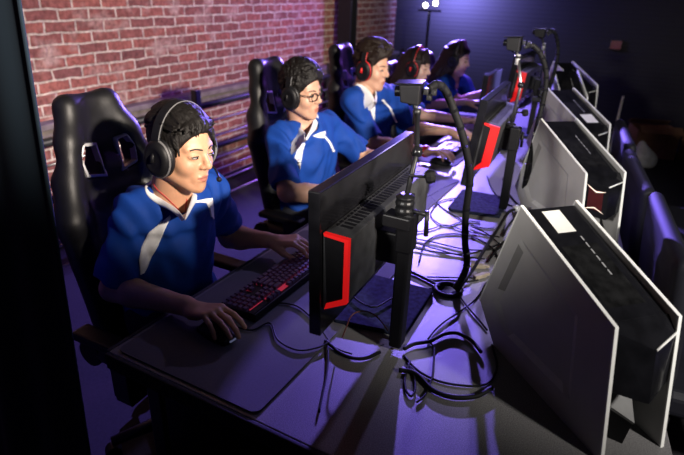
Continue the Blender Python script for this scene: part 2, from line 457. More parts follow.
bm = BM(); add_tube(bm, catmull(sw, 5), .0013, 6); fin(bm, 'seam', mat('seam_thread', (.06, .08, .10), .8, scale=200), o)
tag(o, 'dark blue-black cloth drape hanging floor to top at the left edge', 'drape')

# steel column by the brick wall
cl = empty('steel_column', (-3.0, 5.55, 0), 0, 'dark steel column standing against the far end of the brick wall', 'column')
bm = BM()
add_box(bm, (0, -.07, 1.6), (.16, .014, 3.2)); add_box(bm, (0, .07, 1.6), (.16, .014, 3.2)); add_box(bm, (0, 0, 1.6), (.014, .14, 3.2))
fin(bm, 'shaft', MT['metalblk'], cl, bevel=.004)
bm = BM(); add_box(bm, (0, 0, .0125), (.24, .24, .025)); fin(bm, 'base_plate', MT['metalblk'], cl, bevel=.004)

# railing in front of the brick wall
rl = empty('metal_railing', (-2.75, 3.2, 0), 0, 'black metal railing with thin bright cables in front of the brick wall', 'railing')
def bar(name, y0, y1, z, r, m):
    bm = BM(); add_tube(bm, [(0, y0-3.2, z), (0, y1-3.2, z)], r, 10); return fin(bm, name, m, rl, smooth=True)
bar('top_rail', .9, 6.7, .80, .022, MT['rail'])
bar('middle_rail', .9, 6.7, .475, .020, MT['rail'])
for z in (.675, .555, .385, .29, .195, .065): bar('cable', .9, 6.7, z, .0065, MT['railbright'])
for y in (1.0, 2.88, 4.76, 6.6):
    bm = BM(); add_box(bm, (0, y-3.2, .46), (.05, .05, .92)); fin(bm, 'post', MT['rail'], rl, bevel=.004)

# ================================================================== the long desk
def edge_x(y): return .27-.15*(y-.8)
dk = empty('gaming_desk', (-.5, 3.1, 0), 0, 'long speckled dark desk running down the row of players', 'desk')
ox_, oy_ = -.5, 3.1
Y0, Y1 = .715, 5.75
bm = BM()
add_prism(bm, [(-1.05-ox_, Y0-oy_, .716), (edge_x(Y0)-ox_, Y0-oy_, .716), (edge_x(Y1)-ox_, Y1-oy_, .716), (-1.05-ox_, Y1-oy_, .716)], (0, 0, .034))
fin(bm, 'tabletop', MT['desk'], dk, bevel=.003)
bm = BM(); add_box(bm, (-.39-ox_, Y0-.0065-oy_, .727), (1.325, .012, .046)); fin(bm, 'edge_band', MT['deskedge'], dk, bevel=.003)
bm = BM(); add_box(bm, (-1.0565-ox_, 3.23-oy_, .727), (.012, 5.03, .046)); fin(bm, 'edge_band', MT['deskedge'], dk, bevel=.003)
bm = BM(); add_box(bm, (-.36-ox_, .78-oy_, .39), (1.14, .02, .63)); fin(bm, 'end_panel', MT['metalblk'], dk, bevel=.002)
for y in (.80, 2.4, 4.0, 5.6):
    for x in (-.98, edge_x(y)-.08):
        bm = BM(); add_box(bm, (x-ox_, y-oy_, .358), (.05, .05, .716)); fin(bm, 'leg', MT['metalblk'], dk, bevel=.004)

# ================================================================== monitors
def monitor(label, loc, rz, tilt, w, h, z0, post=(.155, -.10), plate=(.055, .04, .22, .30), housing=True, zpost=.34, red=.0105):
    t = empty('monitor', loc, rz, label, 'monitor', 'monitors along the desk')
    Rt = Matrix.Rotation(tilt, 3, 'Y'); piv = Vector((0, 0, z0+h/2))
    def T(p): return piv + Rt @ (Vector(p)-piv)
    def prism(bm, poly, vec):
        a = [T(p) for p in poly]; b = [T(Vector(p)+Vector(vec)) for p in poly]
        va = [bm.verts.new(p) for p in a]; vb = [bm.verts.new(p) for p in b]
        bm.faces.new(va); bm.faces.new(vb[::-1]); n = len(a)
        for i in range(n): bm.faces.new((va[i], vb[i], vb[(i+1) % n], va[(i+1) % n]))
    def box(bm, x0, x1, y0, y1, za, zb): prism(bm, [(x0, y0, za), (x1, y0, za), (x1, y0, zb), (x0, y0, zb)], (0, y1-y0, 0))
    z1 = z0+h
    bm = BM(); box(bm, -.017, .014, -w/2, w/2, z0, z1); fin(bm, 'bezel', MT['gloss'], t, bevel=.003)
    bm = BM(); box(bm, -.0185, -.0172, -w/2+.012, w/2-.012, z0+.02, z1-.012); fin(bm, 'screen', MT['screen'], t)
    if housing:
        ha, hb = z0+.105, z0+.269; ya, yb = -w/2+.012, w/2-.03
        bm = BM(); prism(bm, [(.014, ya, ha-.033), (.078, ya+.004, ha), (.080, ya+.004, hb), (.014, ya, hb+.004)], (0, yb-ya, 0))
        hs = fin(bm, 'back_housing', MT['dusty'], t, bevel=.003)
        bm = BM()                                                   # vent ribs on the sloping top of the housing
        for i in range(26):
            y = ya+.05+i*(yb-ya-.10)/25
            box(bm, .024, .028, y, y+.011, hb+.002, hb+.0055)
            prism(bm, [(.034, y, hb+.001), (.062, y, hb-.0005), (.062, y, hb+.0022), (.034, y, hb+.0040)], (0, .011, 0))
        fin(bm, 'vent_grille', MT['plastic'], t)
        bm = BM(); box(bm, .0795, .0875, .02, .13, ha+.0, hb-.03); fin(bm, 'mount_plate', MT['plastic'], t, bevel=.002)
        bm = BM()                                                   # red outline on the left end of the housing
        e = ya-.004
        P = [(.018, e, hb+.004), (.0805, e, hb), (.0785, e, ha), (.020, e, ha-.030)]
        Q = [(.020, e, hb-.003), (.0805-red, e, hb-.008), (.0785-red, e, ha+.010), (.026, e, ha-.012)]
        for i in range(3):
            prism(bm, [P[i], P[i+1], Q[i+1], Q[i]], (0, .012, 0))
        fin(bm, 'red_accent', MT['redled'], t)
        bm = BM(); prism(bm, [(p_[0], e+.002, p_[2]) for p_ in Q], (0, .004, 0)); fin(bm, 'end_recess', MT['plastic'], t)
    px, py = post
    bm = BM(); box2 = add_box(bm, ((.075+px)/2, py*.8, z0+h*.50), (px-.06, .05, .085)); fin(bm, 'arm', MT['plastic'], t, bevel=.005)
    bm = BM(); add_box(bm, (px, py, .012+zpost*.5), (.034, .044, zpost)); fin(bm, 'post', MT['plastic'], t, bevel=.006)
    bm = BM(); add_box(bm, (px, py, .012+zpost*.86), (.042, .050, zpost*.27)); fin(bm, 'post_slider', MT['plastic'], t, bevel=.006)
    cx, cy, sx, sy = plate
    bm = BM(); add_prism(bm, [(cx-sx/2, cy-sy/2+.02, .0), (cx-sx/2+.02, cy-sy/2, 0), (cx+sx/2, cy-sy/2+.03, 0), (cx+sx/2, cy+sy/2, 0), (cx-sx/2, cy+sy/2, 0)], (0, 0, .014))
    fin(bm, 'base_plate', MT['dusty2'], t, bevel=.004)
    return t
MT['dusty2'] = mat('dusty_base_plate', (.014, .017, .036), .9, spec=.08, var=.8, scale=60, bump=.3, bscale=250, det=6)
m1 = monitor('nearest monitor, black with bright red accent, dusty back toward the desk', (-.585, 1.245, DESK), math.radians(3.2), math.radians(-1.0), .625, .37, .10, post=(.155, -.135), plate=(.05, .035, .22, .30), zpost=.385)
m2 = monitor('second monitor from the front, red accent and grey vented back', (-.565, 2.385, DESK), math.radians(4.0), math.radians(6), .55, .36, .13, post=(.135, -.13), plate=(.03, -.12, .22, .28), zpost=.36, red=.034)
m3 = monitor('small black monitor standing behind the second monitor, no red accent', (-.80, 3.30, DESK), math.radians(2), math.radians(2), .36, .28, .16, post=(.10, 0), plate=(.06, 0, .2, .2), housing=False, zpost=.28)
m4 = monitor('far monitor with red accent beside the white computers', (-.735, 3.79, DESK), math.radians(0), math.radians(5), .56, .36, .16, post=(.135, -.08), plate=(.03, -.05, .22, .28), zpost=.36, red=.045)

# ================================================================== camera poles, player cameras, sleeved cables
def camera_pole(label, base, mid, top, camp, boxs=(.05, .06, .045), yaw=0., rod='metalblk', camlabel=''):
    b = V(*base); t = empty('camera_pole', tuple(base), 0, label, 'camera pole', 'camera poles on the monitor posts')
    L = lambda p: Vector(np.asarray(p)-b)
    bm = BM(); add_lathe(bm, [(.012, -.03), (.020, -.028), (.024, -.018), (.020, -.008), (.024, .001), (.020, .010), (.024, .016), (.012, .024)], (0, 0, 0), (0, 0, 1), 18)
    add_box(bm, (-.01, .0, -.045), (.07, .05, .03)); fin(bm, 'clamp', MT['metalblk'], t, bevel=.003)
    bm = BM(); add_tube(bm, [(.02, 0, -.015), (.055, .01, -.022)], .005, 8); add_tube(bm, [(.053, .01, -.012), (.056, .01, -.075)], .006, 8); fin(bm, 'tightening_lever', MT['metalblk'], t, smooth=True)
    bm = BM(); add_lathe(bm, [(.006, -.012), (.014, -.01), (.016, 0), (.014, .01), (.006, .012)], (.045, .03, .065), (1, .5, .2), 9); add_tube(bm, [(.0, .01, .065), (.05, .033, .065)], .004, 6); fin(bm, 'clamp_knob', MT['plastic'], t)
    bm = BM(); add_tube(bm, [L(base), L(mid), L(top)], .0065, 10); fin(bm, 'rod', MT[rod], t, smooth=True)
    bm = BM(); add_ball(bm, L(mid), .014); fin(bm, 'ball_joint', MT['gloss'], t, smooth=True)
    bm = BM(); add_cyl(bm, L(V(*top)-V(0, 0, .03)), L(V(*top)+V(0, 0, .01)), .0095, 12); fin(bm, 'rod_collar', MT['silver'] if rod != 'metalblk' else MT['metalblk'], t, smooth=True)
    bm = BM(); c = V(*camp); add_tube(bm, [L(top), L(V(*top)*.5+c*.5+V(0, 0, .004)), L(c-V(0, 0, boxs[2]/2))], .007, 8); add_ball(bm, L(top), .011, 10, 6); fin(bm, 'camera_mount', MT['metalblk'], t, smooth=True)
    k = empty('player_camera', tuple(c), yaw, camlabel, 'camera', 'player cameras on poles')
    bm = BM(); sx, sy, sz = boxs
    add_prism(bm, [(-sx/2, -sy/2, sz*.42), (sx/2, -sy/2, sz*.5), (sx/2, -sy/2, -sz*.5), (-sx/2+.006, -sy/2, -sz*.4)], (0, sy, 0)); fin(bm, 'body', MT['plastic'], k, bevel=.003)
    bm = BM(); add_cyl(bm, (-sx/2+.004, 0, .002), (-sx/2-.014, 0, .002), .013, 18); fin(bm, 'lens', MT['gloss'], k, bevel=.002)
    bm = BM(); add_prism(bm, [(-sx/2-.012, -sy/2-.003, sz*.44), (sx/2+.004, -sy/2-.003, sz*.53), (sx/2+.004, -sy/2-.003, sz*.60), (-sx/2-.012, -sy/2-.003, sz*.51)], (0, sy+.006, 0)); fin(bm, 'top_cover', MT['gloss'], k, bevel=.001)
    bm = BM()
    for i, (dx, dz) in enumerate(((.012, .008), (.02, -.006), (.03, .006))):
        add_box(bm, (sx/2+dx, .004*(i-1), dz), (.013, .018, .016)); add_cyl(bm, (sx/2+dx, -.014, dz), (sx/2+dx, .018, dz), .006, 10)
    fin(bm, 'cable_plug', MT['metalblk'], k, bevel=.002)
    return t, k
c1 = at(411, 93, 1.34)
camera_pole('black pole clamped to the nearest monitor post, black camera on top', at(405, 203, 1.27), at(417, 152, 1.28), at(417, 112, 1.33), c1, (.052, .06, .05), math.radians(12),
            camlabel='nearest player camera, black box above the nearest monitor')
p2b = ony(510, 128, 2.30); p2m = ony(521, 85, 2.30); p2t = ony(518, 57, 2.31); c2 = ony(514, 44, 2.33)
camera_pole('silver-rod camera pole rising above the second monitor', p2b, p2m, p2t, c2, (.055, .05, .055), 0, 'chrome', 'black player camera above the second monitor')
p3b = ony(541, 92, 3.6); p3m = ony(545, 62, 3.6); p3t = ony(544, 45, 3.6); c3 = ony(540, 33, 3.62)
camera_pole('farthest camera pole, thin, with a black camera over the far monitor', p3b, p3m, p3t, c3, (.06, .05, .05), 0, 'chrome', 'farthest player camera, small and dark against the back wall')

def sleeved(label, pts, r=.0105):
    t = empty('sleeved_cable', tuple(pts[-1]), 0, label, 'cable sleeve', 'thick sleeved cables')
    q = [p-pts[-1] for p in catmull(pts, 10)]
    bm = BM(); add_tube(bm, q, r, 12)
    fin(bm, 'sleeve', MT['cable'], t, smooth=True)
    n = len(q)
    for f in (.08, .15, .22, .29, .36, .43, .50, .57, .64, .71, .78, .85, .92):
        i = int(f*(n-2)); d = nrm(q[i+1]-q[i]); bm = BM(); add_cyl(bm, q[i]-d*.004, q[i]+d*.004, r*1.10, 12); fin(bm, 'cable_tie', MT['gloss'], t, smooth=False)
    return t
gb = onz(455, 289, DESK+.012)
s1 = [at(429, 89, 1.36), at(437, 84.5, 1.38), at(445, 90, 1.40), at(453, 108, 1.43), at(461, 130, 1.46), at(467, 155, 1.50), at(470, 178, 1.54), at(466, 212, 1.60), at(465, 240, 1.64), at(467, 262, 1.68), at(463, 276, 1.70), gb]
sleeved('nearest thick black sleeved cable arching down to the desk grommet', s1)
s2 = [ony(526, 46, 2.33), ony(533, 46, 2.34), ony(541, 55, 2.36), ony(546, 72, 2.38), ony(545, 92, 2.38), ony(539, 118, 2.36), ony(533, 145, 2.32), ony(527, 172, 2.28), onz(522, 200, DESK+.02)]
sleeved('second thick black sleeved cable, curving down between second monitor and computers', s2, .0105)
s3 = [ony(546, 32, 3.62), ony(553, 31, 3.62), ony(557, 40, 3.64), ony(557.5, 56, 3.64), ony(553, 76, 3.6), ony(546, 96, 3.55), ony(541, 112, 3.5), onz(536, 130, DESK+.02)]
sleeved('farthest thick sleeved cable arching from the far camera', s3, .0115)

# grommet in the desk
g = empty('desk_grommet', tuple(onz(448, 291)), 0, 'round black cable grommet in the desk where cables meet', 'grommet')
bm = BM(); add_lathe(bm, [(.046, .0005), (.048, .008), (.040, .013), (.034, .010), (.032, .003)], seg=28); fin(bm, 'ring', MT['plastic'], g, smooth=True)
bm = BM(); add_lathe(bm, [(.032, .0005), (.032, .004)], seg=24); fin(bm, 'cover', MT['gloss'], g)

# ================================================================== loose cables on the desk
CAB = [
 ('cable', [(436, 180), (426, 189), (433, 199), (450, 213), (478, 227), (494, 228)], .0028, 'thin black cable curling under the nearest camera pole toward the second base plate'),
 ('cable', [(457, 198), (441, 201), (431, 212), (434, 220), (447, 226), (464, 221), (480, 222)], .003, 'thin black cable looping left of the second monitor base plate'),
 ('cable', [(413, 200), (424, 198), (433, 194), (445, 187), (458, 182)], .003, 'short thin cable from the camera clamp to behind the sleeved cable'),
 ('cable', [(411, 232), (422, 231), (434, 228), (446, 225), (470, 232), (500, 237)], .003, 'thin cable crossing below the second base plate'),
 ('cable', [(412, 238), (437, 243), (463, 249), (485, 250), (506, 247)], .0032, 'upper one of three straight cables running right from the nearest post'),
 ('cable', [(412, 242), (433, 248), (463, 256), (485, 259)], .0032, 'middle one of three straight cables running right from the nearest post'),
 ('cable', [(412, 248), (437, 252), (463, 254), (485, 250), (502, 243)], .0032, 'lowest one of three straight cables running right from the nearest post'),
 ('cable', [(419, 262), (424, 245), (436, 236), (457, 234), (478, 239), (493, 249), (500, 262)], .0036, 'black cable bent in a wide arch across the bright part of desk'),
 ('cable', [(409, 271), (424, 278), (441, 287)], .006, 'thick black cable from the nearest post to the desk grommet'),
 ('cable', [(427, 277), (450, 277.5), (477, 278)], .003, 'short straight cable behind the desk grommet ending at tan plugs'),
 ('cable', [(412, 294), (425, 290), (439, 286.5), (460, 283), (478, 280)], .003, 'thin cable passing just behind the grommet ring'),
 ('cable', [(486, 283), (479, 295), (470, 304), (456, 314), (444, 322), (435, 330), (428, 339)], .003, 'thin cable slanting from the computer down past the grommet'),
 ('cable', [(459, 295), (467, 306), (479, 320), (487, 330)], .0035, 'cable running from the grommet toward the nearest computer foot'),
 ('cable', [(404, 349), (414, 344), (430, 341), (440, 336), (449, 333), (460, 334), (472, 341), (481, 352)], .0062, 'thick wavy black cable lying across the desk before the grommet'),
 ('cable', [(404, 356), (413, 366), (425, 375), (446, 383), (476, 386), (490, 381), (497, 366), (492, 345)], .0036, 'black cable sweeping in a shallow curve toward the nearest computer'),
 ('cable', [(399, 370), (409, 371), (419, 376), (433, 390), (453, 397), (476, 396), (492, 388)], .0072, 'thickest cable sweeping across the front of the desk'),
 ('cable', [(430, 342), (434, 348), (434, 357), (432, 378), (425, 395), (417, 402)], .003, 'thin cable hanging in a narrow curve under the thick wavy one'),
 ('cable', [(410, 361), (405, 378), (406, 390), (411, 396), (415, 390), (414, 376), (408, 364)], .0035, 'small cable loop on the desk beside the nearest post foot'),
 ('cable', [(252, 317), (266, 305), (280, 303), (297, 306), (311, 317), (318, 326)], .003, 'keyboard cable trailing off the nearest keyboard to the monitor'),
 ('cable', [(234, 326), (252, 330), (270, 323), (278, 340), (297, 350), (316, 348), (330, 342)], .0028, 'mouse cable lying on the nearest mouse mat'),
 ('cable', [(325, 340), (328, 352), (327, 372), (323, 392), (319, 412)], .003, 'cable dangling straight toward the front edge beside the mat corner'),
 ('cable_brown', [(342, 338), (346, 328), (352, 315), (363, 311), (373, 314), (381, 321), (388, 331)], .0022, 'thin reddish brown cable arched over the nearest base plate'),
 ('cable', [(350, 293), (356, 299), (364, 304), (375, 307), (387, 301), (395, 296)], .003, 'black cable sagging across the top of the nearest base plate'),
 ('cable', [(326, 341), (333, 347), (340, 353), (353, 358), (366, 358), (380, 352)], .0055, 'thick black cable lying along the front of the nearest base plate'),
 ('cable', [(322, 331), (327, 338), (330, 344), (340, 350), (352, 354)], .0025, 'thin cable beside the thick one under the nearest monitor'),
 ('cable', [(503, 178), (507, 190), (513, 199), (520, 206)], .004, 'cable draping behind the second monitor post'),
 ('cable', [(488, 262), (497, 250), (508, 240), (517, 232)], .004, 'black cable climbing behind the nearest computer'),
 ('cable', [(470, 226), (486, 233), (500, 244), (510, 250)], .003, 'thin cable lying beneath the second base plate edge'),
 ('cable', [(487, 176), (491, 187), (498, 197), (505, 203), (512, 206)], .0035, 'cable hanging below the red accent of the second monitor'),
 ('cable', [(531, 196), (525, 206), (516, 216), (508, 226), (503, 236)], .005, 'cable running behind the second computer'),
]
for i, (mk, pts, r, lab) in enumerate(CAB):
    w = []; r *= .85
    for j, p in enumerate(catmull([(*q, 0) for q in pts], 7)):
        zz = DESK + r + .0007 + (.004 if i in (18, 19) else 0) + .0004*(i % 7)
        if i == 21: zz += .018 + .05*math.sin(PI*min(1, j/42))
        if i == 22: zz += .018
        w.append(onz(p[0], p[1], zz))
    w = [p for k, p in enumerate(w) if k == 0 or np.linalg.norm(p-w[k-1]) > 1e-4]
    c = w[0].copy(); bm = BM(); add_tube(bm, [p-c for p in w], r, 7)
    o = fin(bm, 'cable', MT['cable' if mk == 'cable' else 'cablered'], smooth=True); o.location = c
    tag(o, lab, 'cable', 'loose cables on the desk')
# cable with a pale connector from the computer's back to the grommet
w = catmull([gb+V(.01, -.01, 0), onz(474, 268, DESK+.03), onz(483, 252, DESK+.045), onz(497, 230, DESK+.06), onz(508, 213, DESK+.08), onz(515, 209, DESK+.085)], 8)
t = empty('connector_cable', tuple(w[0]), 0, 'black cable with a pale round connector beside the nearest computer', 'cable')
bm = BM(); add_tube(bm, [p-w[0] for p in w], .006, 10); fin(bm, 'cord', MT['cable'], t, smooth=True)
d = nrm(w[-1]-w[-2]); bm = BM(); add_lathe(bm, [(.006, -.004), (.013, 0), (.014, .014), (.011, .02)], w[-1]-w[0], d, 18); fin(bm, 'connector', MT['silver'], t, smooth=True)
# tan plugs
for k, (px, py, lab) in enumerate(((478, 266, 'small tan plug behind the grommet, upper of two'), (480, 276, 'small tan plug behind the grommet, lower of two'))):
    c = onz(px, py, DESK+.008); bm = BM(); R = Matrix.Rotation(.5+k*.5, 3, 'Z'); add_box(bm, (0, 0, 0), (.05, .016, .014), R); add_box(bm, R @ Vector((.032, 0, 0)), (.016, .011, .009), R)
    o = fin(bm, 'cable_plug', mat('tan_plug', (.36, .30, .22), .5), bevel=.002); o.location = c; tag(o, lab, 'plug', 'tan plugs')

# ================================================================== mouse mats, keyboards, mice
def mouse_mat(label, x0, x1, y0, y1, rz=0.):
    bm = BM(); cx, cy = (x0+x1)/2, (y0+y1)/2; hx, hy = (x1-x0)/2, (y1-y0)/2; r = .022; poly = []
    for sx, sy, a0 in ((1, 1, 0), (-1, 1, 90), (-1, -1, 180), (1, -1, 270)):
        for k in range(6):
            a = math.radians(a0+k*18); poly.append((sx*(hx-r)+r*math.cos(a), sy*(hy-r)+r*math.sin(a), 0))
    add_prism(bm, poly, (0, 0, .004)); o = fin(bm, 'mouse_mat', MT['mat'], bevel=.0012); o.location = (cx, cy, DESK+.0006); o.rotation_euler = (0, 0, rz)
    return tag(o, label, 'mouse mat', 'mouse mats on the desk')
mouse_mat('large dark grey mouse mat at the near end of the desk', -1.035, -.588, .727, 1.62)
mouse_mat('dark mouse mat of the second player, behind the nearest monitor', -1.035, -.70, 1.75, 2.55)
mouse_mat('dark mouse mat under the hand with the red wristband', -1.035, -.80, 2.74, 3.3)
mouse_mat('mouse mat before the person with long hair and bangs', -1.035, -.80, 3.60, 4.2)

def keyboard(label, loc, rz, full=True):
    t = empty('keyboard', loc, rz, label, 'keyboard', 'keyboards in front of the players')
    L, Dp = .44, .132                       # long side along y, back rows toward +x
    bm = BM(); add_prism(bm, [(-Dp/2, -L/2, 0), (Dp/2, -L/2, 0), (Dp/2, -L/2, .026), (-Dp/2, -L/2, .016)], (0, L, 0)); fin(bm, 'case', MT['plastic'], t, bevel=.003)
    bm = BM(); add_prism(bm, [(-Dp/2+.012, -L/2+.014, .0168), (Dp/2-.012, -L/2+.014, .0258), (Dp/2-.012, -L/2+.014, .0266), (-Dp/2+.012, -L/2+.014, .0176)], (0, L-.028, 0)); fin(bm, 'backlight', MT['redkey' if full else 'plastic'], t)
    kb = BM(); s = .0191; keys = []
    rows = [[1.25, 1.25, 1.25, 6.25, 1.25, 1.25, 1.25, 1.25], [2.25]+[1]*10+[2.75], [1.75]+[1]*11+[2.25], [1.5]+[1]*12+[1.5], [1]*13+[2], [1]*13]
    for r, row in enumerate(rows):
        x = -Dp/2+.018+r*s+(.004 if r == 5 else 0); y = L/2-.012
        n = 0
        for wd in row:
            keys.append((x, y-wd*s/2, wd*s)); y -= wd*s
        y = L/2-.012-15.25*s
        if r not in (2,):
            for c in range(3):
                if r == 1 and c != 1: continue
                keys.append((x, y-s/2-c*s, s))
        y = L/2-.012-18.5*s
        if r < 5:
            for c in range(4): keys.append((x, y-s/2-c*s, s))
    for r, y, w_ in ((2, L/2-.012-16.75*s, 2.9*s), (1, L/2-.012-15.75*s, .95*s), (1, L/2-.012-17.75*s, .95*s), (5, L/2-.012-20.5*s, 3.9*s)):
        x = -Dp/2+.018+r*s+(.004 if r == 5 else 0); cp = BM(); add_box(cp, (x, y, .0185+.009*(x+Dp/2)/Dp), (s*.98, w_, .004)); fin(cp, 'cover_plate', MT['plastic'], t)
    for y in (L/2-.012-15.12*s, L/2-.012-18.37*s):
        bm = BM(); add_prism(bm, [(-Dp/2+.01, y-.0026, .017), (Dp/2-.01, y-.0026, .0255), (Dp/2-.01, y-.0026, .0295), (-Dp/2+.01, y-.0026, .0205)], (0, .0052, 0)); fin(bm, 'divider', MT['plastic'], t)
    me = {}; keys.sort(key=lambda q: q[1])
    for k, (x, y, wd) in enumerate(keys):
        z = .0175+.0085*(x+Dp/2)/Dp*1.05
        if not full or k >= 100:
            add_box(kb, (x, y, z+.006), (.0150, wd-.004, .009)); continue
        kk = round(wd, 4)
        if kk not in me:
            b2 = BM(); a, b3 = .0077, .0062; w2, w3 = wd/2-.0018, wd/2-.0034
            vs = [b2.verts.new(p) for p in ((-a, -w2, 0), (a, -w2, 0), (a, w2, 0), (-a, w2, 0), (-b3, -w3, .0095), (b3, -w3, .0095), (b3, w3, .0095), (-b3, w3, .0095))]
            for f in ((0, 3, 2, 1), (4, 5, 6, 7), (0, 1, 5, 4), (1, 2, 6, 5), (2, 3, 7, 6), (3, 0, 4, 7)): b2.faces.new([vs[i] for i in f])
            m_ = bpy.data.meshes.new('key'); b2.to_mesh(m_); b2.free(); m_.materials.append(MT['key']); me[kk] = m_
        o = bpy.data.objects.new('key', me[kk]); COL.objects.link(o); o.parent = t; o.location = (x, y, z+.0016)
    o = fin(kb, 'keys', MT['key'], t); o['kind'] = 'stuff'
    return t
keyboard('nearest keyboard, black with glowing red keys on the large mat', (-.872, 1.228, DESK+.0046), math.radians(0))
kg = keyboard('keyboard of the second player, behind the nearest monitor', (-.90, 2.26, DESK+.0046), 0, False)
for loc, lab in (((-.92, 3.16, DESK+.0046), 'grey keyboard beside the hand with the red wristband'), ((-.93, 4.14, DESK+.0046), 'keyboard under the hands of the person with bangs'), ((-.93, 4.85, DESK+.001), 'farthest keyboard, before the last player')):
    c = copy_tree(kg); c.location = loc; c['label'] = lab

def mouse_mesh():
    S = Field((-.075, -.045, -.005), (.075, .045, .06), .0025)
    S.ell((0, 0, .004), (.060, .032, .034), None, .005); S.box((0, 0, .006), (.055, .028, .012), .008, None, .006)
    S.half((0, 0, .0012), (0, 0, -1)); return S.mesh('mouse_shell')
mm = mouse_mesh()
def mouse(label, loc, rz):
    t = empty('computer_mouse', loc, rz, label, 'mouse', 'computer mice under the players\' hands')
    link('shell', mm, None, t)
    if not mm.materials: mm.materials.append(MT['plastic'])
    bm = BM(); add_cyl(bm, (.036, -.004, .030), (.036, .004, .030), .009, 16); fin(bm, 'scroll_wheel', MT['gloss'], t, smooth=False)
    bm = BM(); add_box(bm, (.0595, 0, .010), (.004, .02, .004)); fin(bm, 'front_light', MT['lampsoft'], t)
    return t
MT['lampsoft'] = emat('mouse_light', (.5, .55, 1.), .12)

MT['panel_lit'] = mat('grey_panel_lit', (.62, .615, .60), .4, var=.05)  # panel grey lightened to stand for light on the lower bevel
# ================================================================== desktop computers with hexagonal side panels
PR = [(0, 0), (-.055, .295), (-.40, .41), (-.505, .085), (-.41, 0)]         # outline: u to the front, z up
W = .163
def sh(poly, k, c=(-.24, .19)): return [(c[0]+(u-c[0])*k, c[1]+(z-c[1])*k) for u, z in poly]
def computer(label, x, y, th, sticker=None, badge=True):
    # local axes: +x is the front direction u, +y is across (toward the far side panel)
    t = empty('desktop_computer', (x, y, DESK), th-PI/2, label, 'computer', 'white and black hexagonal desktop computers')
    TH = .0065
    for side in (0, 1):
        y0 = 0 if side == 0 else W-TH
        out = -1 if side == 0 else 1
        yo = 0 if side == 0 else W
        # outer face with a pressed-in pentagon, as on the real panels
        rec = [(u-.032, z) for u, z in sh(PR, .66)]; rin = [(u-.032, z) for u, z in sh(PR, .53)]
        bm = BM(); yi = y0+TH if side == 0 else y0
        vo = [bm.verts.new((u, yo, z)) for u, z in PR]; vi = [bm.verts.new((u, yi, z)) for u, z in PR]
        vr = [bm.verts.new((u, yo, z)) for u, z in rec]; vn = [bm.verts.new((u, yo-out*.0105, z)) for u, z in rin]
        bm.faces.new(vi)
        for k in range(5):
            l = (k+1) % 5
            bm.faces.new((vo[k], vo[l], vi[l], vi[k])); bm.faces.new((vo[k], vo[l], vr[l], vr[k])); bm.faces.new((vr[k], vr[l], vn[l], vn[k]))
        bm.faces.new(vn)
        p = fin(bm, 'side_panel', MT['panel'], t)
        bm = BM(); q = [Vector((u, yo-out*.0103, z)) for u, z in (rin[1], rin[2])]; d_ = (q[1]-q[0]); q0, q1 = q[0]+d_*.05, q[0]+d_*.92
        q0.z -= .010; q1.z -= .010; w_ = Vector((0, 0, -.006)); bm.faces.new([bm.verts.new(v_+Vector((0, out*.0006, 0))) for v_ in (q0, q1, q1+w_, q0+w_)]); fin(bm, 'vent_slit', MT['gloss'], p)
        for (ka, kb), (f0, f1), mm_, nm in (((2, 3), (.08, .80), 'panel_shaded', 'shaded_bevel'), ((4, 0), (.10, .92), 'panel_lit', 'lit_bevel')):  # left bevel painted darker, lower one lighter: shading put into the colour
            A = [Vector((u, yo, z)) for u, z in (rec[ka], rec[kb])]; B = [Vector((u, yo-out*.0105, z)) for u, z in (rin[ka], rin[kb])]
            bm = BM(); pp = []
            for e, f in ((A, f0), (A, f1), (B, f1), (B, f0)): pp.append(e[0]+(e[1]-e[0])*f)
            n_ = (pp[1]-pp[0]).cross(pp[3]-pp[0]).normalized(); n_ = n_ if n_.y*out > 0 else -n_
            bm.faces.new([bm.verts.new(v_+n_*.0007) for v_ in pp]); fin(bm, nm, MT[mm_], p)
        # white edge that follows the panel
        bm = BM(); o2 = sh(PR, 1.012); i2 = sh(PR, .992)
        seq = [4, 0, 1, 2, 3]
        for k in range(4):
            i, j = seq[k], seq[k+1]
            if k == 0: continue
            add_prism(bm, [(o2[i][0], y0-.0015, o2[i][1]), (o2[j][0], y0-.0015, o2[j][1]), (i2[j][0], y0-.0015, i2[j][1]), (i2[i][0], y0-.0015, i2[i][1])], (0, TH+.003, 0))
        fin(bm, 'white_edge', MT['white'], p, bevel=.001)
    core = [(-.13, .004), (-.13, .125), (-.095, .135), (-.078, .2875), (-.396, .402), (-.487, .09), (-.41, .005)]
    bm = BM(); add_prism(bm, [(u, .012, z) for u, z in core], (0, W-.024, 0)); fin(bm, 'black_core', MT['gloss'], t, bevel=.002)
    # faceted black nose on the front, a grey wedge and a dark foot below it
    mid = W*.5; bm = BM()
    pts = {'a': (-.076, TH, .2880), 'b': (-.076, W-TH, .2880), 'A': (-.061, TH, .282), 'B': (-.047, W-TH, .259), 'm': (-.020, mid, .250), 'c': (-.044, TH, .150), 'd': (-.034, W-TH, .148), 'n': (.0, mid, .134), 'e': (-.105, TH, .130), 'f': (-.105, W-TH, .130)}
    v = {k: bm.verts.new(q) for k, q in pts.items()}
    for f in ('aAm', 'amb', 'bmB', 'Amnc', 'mBdn', 'cne', 'nfe', 'ndf', 'aec', 'acA', 'bdf', 'bBd'): bm.faces.new([v[k] for k in f])
    fin(bm, 'front_nose', MT['gloss'], t)
    bm = BM(); add_tube(bm, [(-.020, mid, .2515), (-.047, W-TH-.002, .2605)], .0028, 8); fin(bm, 'bright_edge', MT['white'], t, smooth=True)
    bm = BM(); w0, w1, w2 = (-.125, TH, .108), (-.125, W-TH, .108), (-.016, mid, .070)
    q0, q1, q2 = (-.125, TH, .100), (-.125, W-TH, .100), (-.018, mid, .064)
